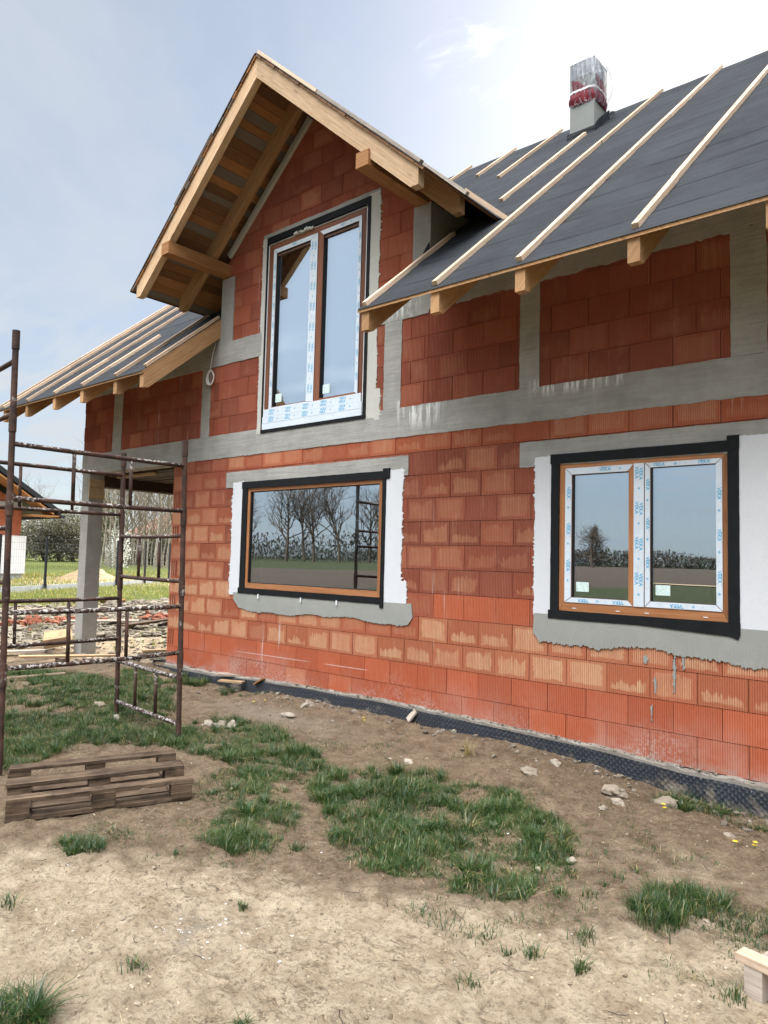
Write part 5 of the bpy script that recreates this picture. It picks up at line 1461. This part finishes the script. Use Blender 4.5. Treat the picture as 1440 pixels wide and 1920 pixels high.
# coltsfoot ---------------------------------------------------------------
def flower_clump(loc, label, n, seed):
    t = thing('yellow_flowers', label, 'flowers', (loc[0], loc[1], gh(*loc)), 0, 'yellow flowers in the soil'); fr = random.Random(seed)
    st, hd = MB(), MB()
    for i in range(n):
        x, y = loc[0] + fr.uniform(-.07, .07), loc[1] + fr.uniform(-.06, .06); z = gh(x, y); h = fr.uniform(.02, .06)
        st.tube([(x, y, z - .01), (x + .006, y, z + h)], .0022, 5)
        for k in range(12):
            a = k * PI / 6; c_, s_ = math.cos(a), math.sin(a); r_ = fr.uniform(.012, .017); q = PI / 13
            hd.face([(x + .006, y, z + h + .001), (x + .006 + r_ * math.cos(a - q), y + r_ * math.sin(a - q), z + h + .006), (x + .006 + r_ * 1.15 * c_, y + r_ * 1.15 * s_, z + h + .007), (x + .006 + r_ * math.cos(a + q), y + r_ * math.sin(a + q), z + h + .006)])
    part('stem', st, M['stem'], t); part('petals', hd, M['yellow'], t)
flower_clump((3.58, -.42), 'yellow flowers on bare soil below the picture window', 2, 1)
flower_clump((7.30, -.93), 'yellow flowers near the right edge of the plot', 3, 2)
flower_clump((6.72, -.56), 'yellow flowers beside the mortar chunk at the foil', 2, 3)
flower_clump((2.05, -.55), 'yellow flowers near the scaffold foot', 2, 4)
# pale dead tuft by the foil
p_ = np.array([4.95, -.55]) + R_.normal(0, .02, (40, 2)); V, F, c = blades(p_, np.full(40, .17), .004, .7, R_, .5, dry=.0); c[:, 1] = .99
tag(part('dead_tuft', raw_mesh('dead_tuft', V, F, M['grass'], c)), 'straw coloured dead tuft of grass by the dimpled foil', 'plant')

# ================================================================== BEYOND THE HOUSE
# mesh fence on a concrete kerb
FP = [(-14.85 + i * -1.09, 5.82 + i * 1.785) for i in range(-4, 6)]
fz = lambda x, y: gh(x, y)
fe = thing('mesh_fence', 'dark welded mesh fence on a pale concrete kerb across the plot', 'fence', (FP[0][0], FP[0][1], .25))
mb = MB()
for a, b in zip(FP, FP[1:]):
    A = Vector((*a, .0)); B = Vector((*b, .0)); d = (B - A); L = d.length; d.normalize(); s_ = Vector((-d.y, d.x, 0))
    mb.oriented(A + d * .03, d, s_, (0, 0, 1), L - .06, .05, .52)
part('kerb_board', mb, M['kerb'], fe)
for x, y in FP:
    mb = MB(); mb.box(x - .03, x + .03, y - .03, y + .03, .1, 2.02, 'z'); mb.box(x - .045, x + .045, y - .045, y + .045, .2, .56, 'z')
    part('post', mb, M['anthracite'], fe)
for a, b in zip(FP, FP[1:]):
    mb = MB(); A = Vector((*a, 0)); B = Vector((*b, 0)); d = (B - A); L = d.length; d.normalize()
    for k in range(1, int(L / .10)):
        p = A + d * (k * .10); mb.tube([p + Vector((0, 0, .53)), p + Vector((0, 0, 1.98))], .0020, 3, False)
    for z in (.58, .78, 1.0, 1.2, 1.4, 1.6, 1.8, 1.96):
        mb.tube([A + Vector((.01, .01, z)), B + Vector((.01, .01, z))], .0028, 3, False)
    part('mesh_panel', mb, M['anthracite'], fe)

# neighbour's house with insulation begun
nh = thing('neighbour_house', 'red brick house behind the fence, white insulation started, dark roof', 'house', (-21.9, 2.0, .25))
mb = MB(); X0 = -21.9
mb.prism([(6.6, .1), (6.6, 3.35), (1.6, 6.6), (-3.4, 3.35), (-3.4, .1)], 'x', X0 - 10, X0); part('wall', mb, M['neighbrick'], nh)
mb = MB(); mb.box(X0, X0 + .16, -3.4, 6.78, .62, 2.15); mb.box(X0 - 3, X0, 6.602, 6.78, .62, 2.15); pieces('insulation', mb, 'eps', nh)
mb = MB(); mb.box(X0, X0 + .10, -3.4, 6.72, .24, .61); part('plinth', mb, M['plinthgrey'], nh)
mb = MB(); mb.box(X0, X0 + .12, -3.4, 6.74, .0, .235); part('plinth_coating', mb, M['anthracite'], nh)
mb = MB()
for s_ in (1, -1):
    yq = lambda d: 1.6 + s_ * d
    mb.prism([(yq(0), 7.05), (yq(6.2), 3.02), (yq(6.2), 3.24), (yq(0), 7.27)], 'x', X0 - 10.8, X0 + .95)
pieces('roof_slope', mb, 'anthracite', nh)
mb = MB(); mb.box(X0 - 10, X0 + .96, 7.80, 7.95, 2.93, 3.06); part('gutter', mb, M['anthracite'], nh)
mb = MB(); mb.prism([(1.6, 6.97), (7.5, 3.13), (7.5, 3.05), (1.6, 6.89)], 'x', X0 + .01, X0 + .93); mb.box(X0 + .02, X0 + .93, 6.62, 7.72, 2.97, 3.03); pieces('soffit', mb, 'purlin', nh)
mb = MB()
for k in range(7): mb.oriented((X0 + .94, 1.7 + k * .85, 6.85 - k * .55), (0, 1, 0), (-1, 0, 0), (0, 0, 1), .5, .9, .03)
pieces('soffit_lath', mb, 'freshwood', nh)
mb = MB(); mb.box(X0 - .02, X0 + .05, -3.38, 6.58, 3.30, 3.52); part('ring_beam', mb, M['plinthgrey'], nh)

h2 = thing('brown_roof_house', 'house with a brown tiled roof hidden behind the birches', 'house', (-55.0, 44.0, .25))
mb = MB(); mb.prism([(36.5, 0), (36.5, 3.4), (44, 7.0), (51.5, 3.4), (51.5, 0)], 'x', -66, -54.5); part('wall', mb, M['inside'], h2)
mb = MB()
for s_ in (1, -1): mb.prism([(44, 7.1), (44 + s_ * 8.3, 3.2), (44 + s_ * 8.3, 3.45), (44, 7.4)], 'x', -66.6, -53.9)
pieces('roof_slope', mb, 'roofbrown', h2)
mb = MB(); mb.box(-54.49, -54.44, 41, 42.2, 1.2, 2.6); mb.box(-54.49, -54.44, 45.5, 46.7, 1.2, 2.6); pieces('window', mb, 'anthracite', h2)

# sand heap
mb = []; n = 48; R2 = np.random.default_rng(2); V = [(-20.9, 9.1, 1.06)]
rings = 10
for i in range(1, rings + 1):
    t_ = i / rings
    for k in range(n):
        a = 2 * PI * k / n; r_ = 1.55 * t_ * (1 + .10 * mnoise.noise(Vector((math.cos(a) * 1.5, math.sin(a) * 1.5, t_)))) 
        V.append((-20.9 + r_ * math.cos(a) * .9, 9.1 + r_ * math.sin(a) * 1.15, .18 + .86 * (1 - t_) ** 1.12 + .03 * R2.normal()))
F = [(0, 1 + k, 1 + (k + 1) % n) for k in range(n)]
for i in range(rings - 1):
    for k in range(n): F.append((1 + i * n + k, 1 + (i + 1) * n + k, 1 + (i + 1) * n + (k + 1) % n, 1 + i * n + (k + 1) % n))
me = bpy.data.meshes.new('sand_heap'); me.from_pydata(V, [], F); me.materials.append(M['sandheap']); me.polygons.foreach_set('use_smooth', [True] * len(F))
tag(part('sand_heap', me), 'heap of yellow sand behind the mesh fence', 'sand heap')
# gravel road along the far wood
mb = MB(); mb.face([(-62, 8, .30), (-70, 10, .30), (-92, 70, .30), (-84, 72, .30)]); o = part('gravel_road', mb, M['kerb']); tag(o, None, None, kind='structure')

# ---------------------------------------------------------------- trees
def grow_tree(seed, H, spread=.5, levels=5, trunk_r=.16, first=.25, up=.25, nb=(2, 4), thin=.62, sides=4, lenf=.72, rmin=.006):
    r_ = random.Random(seed); trunk, crown = MB(), MB()
    def rv(): return Vector((r_.gauss(0, 1), r_.gauss(0, 1), r_.gauss(0, 1)))
    def branch(p, d, L, rad, lev, mb):
        pts = [p]; rs = [rad]; n = 4 if lev < 2 else 3
        for i in range(n):
            d = (d + rv() * .13 * (1 + .3 * lev) + Vector((0, 0, up * .25))).normalized()
            p = p + d * (L / n); pts.append(p); rs.append(rad * (1 - (i + 1) / n * (1 - thin)))
        mb.tube(pts, rs, sides if lev < 2 else 3, False)
        if lev >= levels: return
        k = r_.randint(*nb)
        for j in range(k):
            t_ = r_.uniform(.35, 1.0) if j else 1.0
            i = min(int(t_ * n), n); q = pts[i]
            nd_ = (d + rv() * spread + Vector((0, 0, up))).normalized()
            branch(q, nd_, L * lenf * r_.uniform(.75, 1.15), max(rs[i] * .72, rmin), lev + 1, crown)
    n = 6; p = Vector((0, 0, -.2)); pts = [p]; rs = [trunk_r * 1.15]; d = Vector((0, 0, 1))
    Ht = H * .62
    for i in range(n):
        d = (d + rv() * .05).normalized(); d.z = max(d.z, .9); p = p + d * (Ht / n); pts.append(p); rs.append(trunk_r * (1 - .62 * (i + 1) / n))
    trunk.tube(pts, rs, 6, False)
    m = int(9 + H * .35)
    for j in range(m):
        t_ = first + (1 - first) * (j + r_.random()) / m; f = t_ * n; i = min(int(f), n - 1); q = pts[i] + (pts[i + 1] - pts[i]) * (f - i)
        a = r_.uniform(0, 2 * PI); out = Vector((math.cos(a), math.sin(a), up * 2 + .8 * t_)).normalized()
        branch(q, out, H * .24 * (1.1 - .45 * t_), rs[i] * .5, 1, crown)
    branch(pts[-1], Vector((0, 0, 1)), H * .16, rs[-1], 1, crown)
    return trunk, crown
def bare_tree(seed, H, label, loc, group, bark='bark', twig='twig', name='bare_tree', **k):
    t = thing(name, label, 'tree', (loc[0], loc[1], gh(*loc)), random.uniform(0, 6), group)
    a, b = grow_tree(seed, H, **k)
    part('trunk', a, M[bark], t, local=True); part('crown', b, M[twig], t, local=True); return t
# birches in front of the brown roof; three shapes, copied
PR = (math.hypot(1, 1),)
proto = [bare_tree(50 + i, 12.5 + i, '', (-52 - i, 25 + i), 'thin birches behind the fence', 'birchbark', 'birchtwig', 'birch_tree', spread=.32, levels=3, trunk_r=.085, first=.3, up=.45, nb=(2, 3), lenf=.62) for i in range(3)]
cam0 = Vector((8.6135, -6.0314, 0))
def at_az(h, dist): v = Vector((h[0], h[1], 0)).normalized(); return cam0 + v * dist
brd = random.Random(8); bl = []
WHERE = ['left of the blossoming bush', 'above the blossoming bush', 'before the left end of the brown roof', 'before the middle of the brown roof', 'before the ridge of the brown roof', 'nearest the red house corner']
for i in range(26):
    f = (i + brd.uniform(-.3, .3)) / 25; hx = (-.885 + .05 * f, .466 + .08 * f)
    p = at_az(hx, brd.uniform(56, 74)); t = proto[i % 3] if i < 3 else copy_tree(proto[i % 3])
    t.location = (p.x, p.y, .2); t.rotation_euler.z = brd.uniform(0, 6); s_ = brd.uniform(.85, 1.12); t.scale = (s_, s_, s_)
    t['label'] = 'slender bare birch behind the fence ' + WHERE[min(int(max(f, 0) * 6), 5)]
    t['group'] = 'birches ' + WHERE[min(int(max(f, 0) * 6), 5)]
p = at_az((-.917, .40), 100); t = bare_tree(61, 12.5, 'pale round bare tree rising behind the neighbour house roof', (p.x, p.y), None, 'birchbark', 'birchtwig', spread=.5, levels=4, trunk_r=.14, first=.45, up=.3, nb=(2, 3))
# shrubs
def leafy(seed, rx, ry, h, n, size, mat, core=.0):
    R2 = np.random.default_rng(seed); u = R2.normal(0, 1, (n, 3)); u /= np.linalg.norm(u, axis=1)[:, None]
    rad = R2.random(n) ** .45
    lump = np.array([mnoise.noise(Vector(q * 2.2 + seed)) for q in u]) * .45 + 1
    p_ = u * (rad * lump)[:, None] * np.array([rx, ry, h / 2]) + np.array([0, 0, h * .5]); p_[:, 2] = np.abs(p_[:, 2])
    k = fbm(p_[:, 0] * 1.7 + 9, p_[:, 2] * 1.7 + p_[:, 1], seed, 3) > .40; p_ = p_[k]; n = len(p_)
    a, b = R2.normal(0, 1, (n, 3)), R2.normal(0, 1, (n, 3)); a /= np.linalg.norm(a, axis=1)[:, None]; b -= a * (a * b).sum(1)[:, None]; b /= np.linalg.norm(b, axis=1)[:, None]
    s_ = size * (.5 + R2.random(n))[:, None]
    V = np.stack([p_ - a * s_, p_ + b * s_ * .5, p_ + a * s_, p_ - b * s_ * .5], 1).reshape(-1, 3)
    F = np.arange(n * 4).reshape(n, 4); c = np.repeat(np.stack([R2.random(n), R2.random(n), np.zeros(n)], -1), 4, 0)
    return raw_mesh('crown', V, F, mat, c)
def shrub(name, label, loc, rx, ry, h, n, size, mat, seed, group=None):
    t = thing(name, label, 'bush', (loc[0], loc[1], .2), 0, group)
    mb = MB(); r_ = random.Random(seed)
    for k in range(9):
        a = r_.uniform(0, 6.3); d = Vector((math.cos(a) * rx * .7, math.sin(a) * ry * .7, h * r_.uniform(.6, .95)))
        mb.tube([Vector((0, 0, 0)), d * .4 + Vector((0, 0, h * .12)), d], [.07, .045, .015], 4, False)
    part('stem', mb, M['bark'], t, local=True)
    part('crown', leafy(seed, rx, ry, h, n, size, M[mat]), None, t)
SH = [('olive bush hard against the neighbour house corner', (-.925, .380), 92, 2.4, 5.2, 'shrub'), ('pale flecked bush right of the neighbour eave', (-.913, .408), 88, 2.6, 5.6, 'shrub'),
      ('broad grey-green bush behind the mesh fence', (-.906, .423), 93, 2.9, 6.0, 'shrub'), ('dense dark bush left of the porch column', (-.899, .438), 88, 2.7, 6.2, 'shrub'),
      ('bush right behind the porch column', (-.893, .450), 92, 2.6, 5.8, 'shrub'), ('dark evergreen right of the porch column', (-.881, .473), 84, 1.7, 7.6, 'evergreen'),
      ('low brown thicket left of the birch trunks', (-.873, .488), 80, 2.4, 3.8, 'shrub'), ('low brown thicket beneath the brown roof', (-.862, .507), 80, 2.6, 3.4, 'shrub'), ('thicket beside the red house corner', (-.850, .527), 78, 2.8, 3.8, 'shrub'), ('thicket hidden by the house corner', (-.838, .545), 80, 2.8, 4.2, 'shrub')]
for i, (lab, hx, dist, rx, h, mt) in enumerate(SH):
    p = at_az(hx, dist); shrub('evergreen_bush' if mt == 'evergreen' else 'bush', lab, (p.x, p.y), rx, rx, h, 11000, .095, mt, 200 + i, 'bushes along the far edge')
p = at_az((-.8735, .487), 62); shrub('blossoming_bush', 'white blossoming bush among the birch trunks', (p.x, p.y), 1.05, 1.05, 3.3, 1300, .085, 'blossom', 300)

# ================================================================== BEHIND THE CAMERA (mirrored in the panes)
def mirr(x, h, dist): v = Vector((h[0], h[1], 0)).normalized(); return (x + v.x * dist, v.y * dist)
for i, (x, h, dist, H, lab) in enumerate(((1.86, (-.748, -.664), 190, 27, 'spreading bare tree at the field edge, first of the row from the house'), (2.2, (-.731, -.682), 200, 29, 'bare tree in the field row with a leaning trunk'),
        (2.34, (-.722, -.692), 192, 28, 'bare forked tree in the middle of the field row'), (2.78, (-.697, -.717), 186, 29, 'thick trunked bare tree in the field row'), (3.2, (-.667, -.745), 195, 25, 'bare tree at the far end of the field row'), (3.36, (-.652, -.758), 206, 24, 'smaller bare tree past the end of the field row'), (1.0, (-.785, -.62), 210, 24, 'bare tree nearest the road at the field row'))):
    p = mirr(x, h, dist); bare_tree(400 + i, H, lab, p, 'bare trees across the field', spread=.55, levels=4, trunk_r=.45, first=.30, up=.30, nb=(2, 4), lenf=.70, rmin=.035)
p = mirr(5.88, (-.415, -.910), 290); bare_tree(427, 19, 'single round bare tree standing alone in the ploughed field', p, None, spread=.62, levels=4, trunk_r=.6, first=.16, up=.12, nb=(4, 5), lenf=.80, rmin=.045)
def wood_strip(a, b, h, n, seed, depth=8, size=.55):
    R2 = np.random.default_rng(seed); t_ = R2.random(n); p_ = np.array(a)[None] + (np.array(b) - np.array(a))[None] * t_[:, None] + R2.normal(0, depth / 3, (n, 2))
    top_ = h * (.55 + .9 * fbm(t_ * 26, t_ * 0 + seed, seed, 4)); z = top_ * R2.random(n) ** 1.15 + .1
    c0 = fbm(t_ * 40, z * .2, seed + 3, 2)
    v = R2.normal(0, 1, (n, 3, 3)) * np.array([size * .6, size * .6, size * 1.1])
    V = (np.c_[p_, z][:, None, :] + v).reshape(-1, 3); F = np.arange(n * 3).reshape(n, 3)
    c = np.repeat(np.stack([np.clip(c0 * .9 + .3 * R2.random(n) - .2, 0, 1), np.where(c0 > .62, .95, .2), c0 * 0], -1), 3, 0); return V, F, c
V, F, c = join([wood_strip((-300, -330), (260, -430), 7.2, 70000, 1, 24, .55), wood_strip((-240, -95), (-105, -190), 4.6, 44000, 2, 18, .13), wood_strip((-320, -60), (-230, -330), 11, 9000, 3, 20, .8)])
tag(part('far_wood', raw_mesh('far_wood', V, F, M['wood_far'], c)), 'dark wood along the far side of the ploughed field', 'wood', kind='stuff')
mb = MB(); mb.face([(-80, -61.2, -.10), (60, -61.2, -.10), (60, -63.6, -.10), (-80, -63.6, -.10)]); o = part('field_track', mb, M['sandheap']); tag(o, None, None, kind='structure')

# ================================================================== SKY, SUN, CAMERA
SUN_EL, SUN_AZ = RAD(35), RAD(16)       # azimuth: towards -x from +y
w = bpy.data.worlds.new('World'); scene.world = w; w.use_nodes = True
nt = w.node_tree; nt.nodes.clear()
sky = nt.nodes.new('ShaderNodeTexSky'); sky.sky_type = 'NISHITA'; sky.sun_disc = False
sky.sun_elevation = SUN_EL; sky.sun_rotation = -SUN_AZ; sky.air_density = 1.0; sky.dust_density = 0.8; sky.altitude = 100
dv = nd(nt, 'TexCoord', out=0); d3 = sep(nt, dv)
zc = mth(nt, 'MAXIMUM', d3[2], 0.0)
den = mth(nt, 'ADD', zc, 0.12)
pl = nd(nt, 'CombineXYZ', X=mth(nt, 'DIVIDE', d3[0], den), Y=mth(nt, 'DIVIDE', d3[1], den), Z=0.0)
n1 = noise(nt, mapv(nt, pl, (.55, .8, 1)), 1.3, 8, .58, .4)
n2 = noise(nt, mapv(nt, pl, (.9, 2.6, 1), (3, 1, 0)), 2.2, 5, .55, .6)
veil = smooth(nt, n1, .30, .72)
band = mth(nt, 'MULTIPLY', smooth(nt, n2, .42, .64), smooth(nt, zc, .42, .10))
cover = mth(nt, 'ADD', mth(nt, 'MULTIPLY_ADD', veil, .52, .32), mth(nt, 'MULTIPLY', band, .42), clamp=True)
sx, sy = -math.sin(SUN_AZ) * math.cos(SUN_EL), math.cos(SUN_AZ) * math.cos(SUN_EL)
dot = nd(nt, 'VectorMath', props=dict(operation='DOT_PRODUCT'), out=1, i0=dv, i1=(sx, sy, math.sin(SUN_EL)))

glow = smooth(nt, dot, .88, 1.0)
cl = mix(nt, glow, (1.60, 1.72, 1.84), (2.3, 2.33, 2.34))
lit = mth(nt, 'MULTIPLY', smooth(nt, zc, .62, .86), smooth(nt, dot, .80, .35))     # sky boosted overhead, out of view, added as fill light
back = mth(nt, 'MULTIPLY', smooth(nt, mth(nt, 'MULTIPLY', d3[1], -1.0), .05, .6), smooth(nt, zc, .56, .76))  # same added fill, high up behind the camera
lit = mth(nt, 'MAXIMUM', lit, back)
lowback = mth(nt, 'MULTIPLY', smooth(nt, mth(nt, 'MULTIPLY', d3[1], -1.0), .05, .4), smooth(nt, zc, .06, .30))
cl = mix(nt, lowback, cl, (2.5, 2.75, 3.0))
cl = mix(nt, lit, cl, (27.0, 27.2, 27.6))
cover = mth(nt, 'MAXIMUM', cover, lit)
cover = mth(nt, 'MAXIMUM', cover, mth(nt, 'MULTIPLY', smooth(nt, mth(nt, 'MULTIPLY', d3[1], -1.0), -.1, .4), .72))
wd = nd(nt, 'VectorMath', props=dict(operation='DOT_PRODUCT'), out=1, i0=dv, i1=(-.4335, .6587, .6149))
wn = noise(nt, mapv(nt, pl, (2.2, 5.0, 1), (.4, .7, 0)), 2.6, 7, .62, .8)
wisp = mth(nt, 'MULTIPLY', smooth(nt, wd, .9955, .9995), smooth(nt, wn, .46, .62))
cl = mix(nt, mth(nt, 'MULTIPLY', wisp, .95), cl, (3.2, 3.2, 3.2)); cover = mth(nt, 'MAXIMUM', cover, wisp)
skyc = mix(nt, 1.0, sky.outputs[0], (.27, .29, .315), 'MULTIPLY')
col = mix(nt, cover, skyc, cl)
bg = nd(nt, 'Background', Color=col, Strength=0.12)
o = nt.nodes.new('ShaderNodeOutputWorld'); nt.links.new(bg, o.inputs[0])

sl = bpy.data.lights.new('sun', 'SUN'); sl.energy = 3.0; sl.angle = RAD(0.6); sl.color = (1.0, .94, .85)
so = bpy.data.objects.new('sun', sl); COL.objects.link(so)
to_sun = Vector((sx, sy, math.sin(SUN_EL)))
so.rotation_euler = to_sun.to_track_quat('Z', 'Y').to_euler(); so.location = to_sun * 60

cd = bpy.data.cameras.new('camera'); cam = bpy.data.objects.new('camera', cd); COL.objects.link(cam)
r_ = Vector((0.75854016, 0.65113326, 0.0253438)); u_ = Vector((0.02306607, -0.06569904, 0.99757285)); b_ = -Vector((-0.65121793, 0.75611448, 0.06485445))
cam.matrix_world = Matrix(((r_.x, u_.x, b_.x, 8.6135), (r_.y, u_.y, b_.y, -6.0314), (r_.z, u_.z, b_.z, 1.5968), (0, 0, 0, 1)))
cd.sensor_fit = 'VERTICAL'; cd.sensor_height = 24; cd.sensor_width = 18; cd.lens = 1347.15 / 1920 * 24
cd.clip_start = .05; cd.clip_end = 5000
scene.camera = cam
scene.view_settings.view_transform = 'Standard'; scene.view_settings.look = 'None'
scene.view_settings.exposure = 1.90; scene.view_settings.gamma = 1.0
scene.cycles.use_denoising = True
scene.cycles.max_bounces = 8; scene.cycles.transparent_max_bounces = 12
scene.cycles.caustics_reflective = False; scene.cycles.caustics_refractive = False
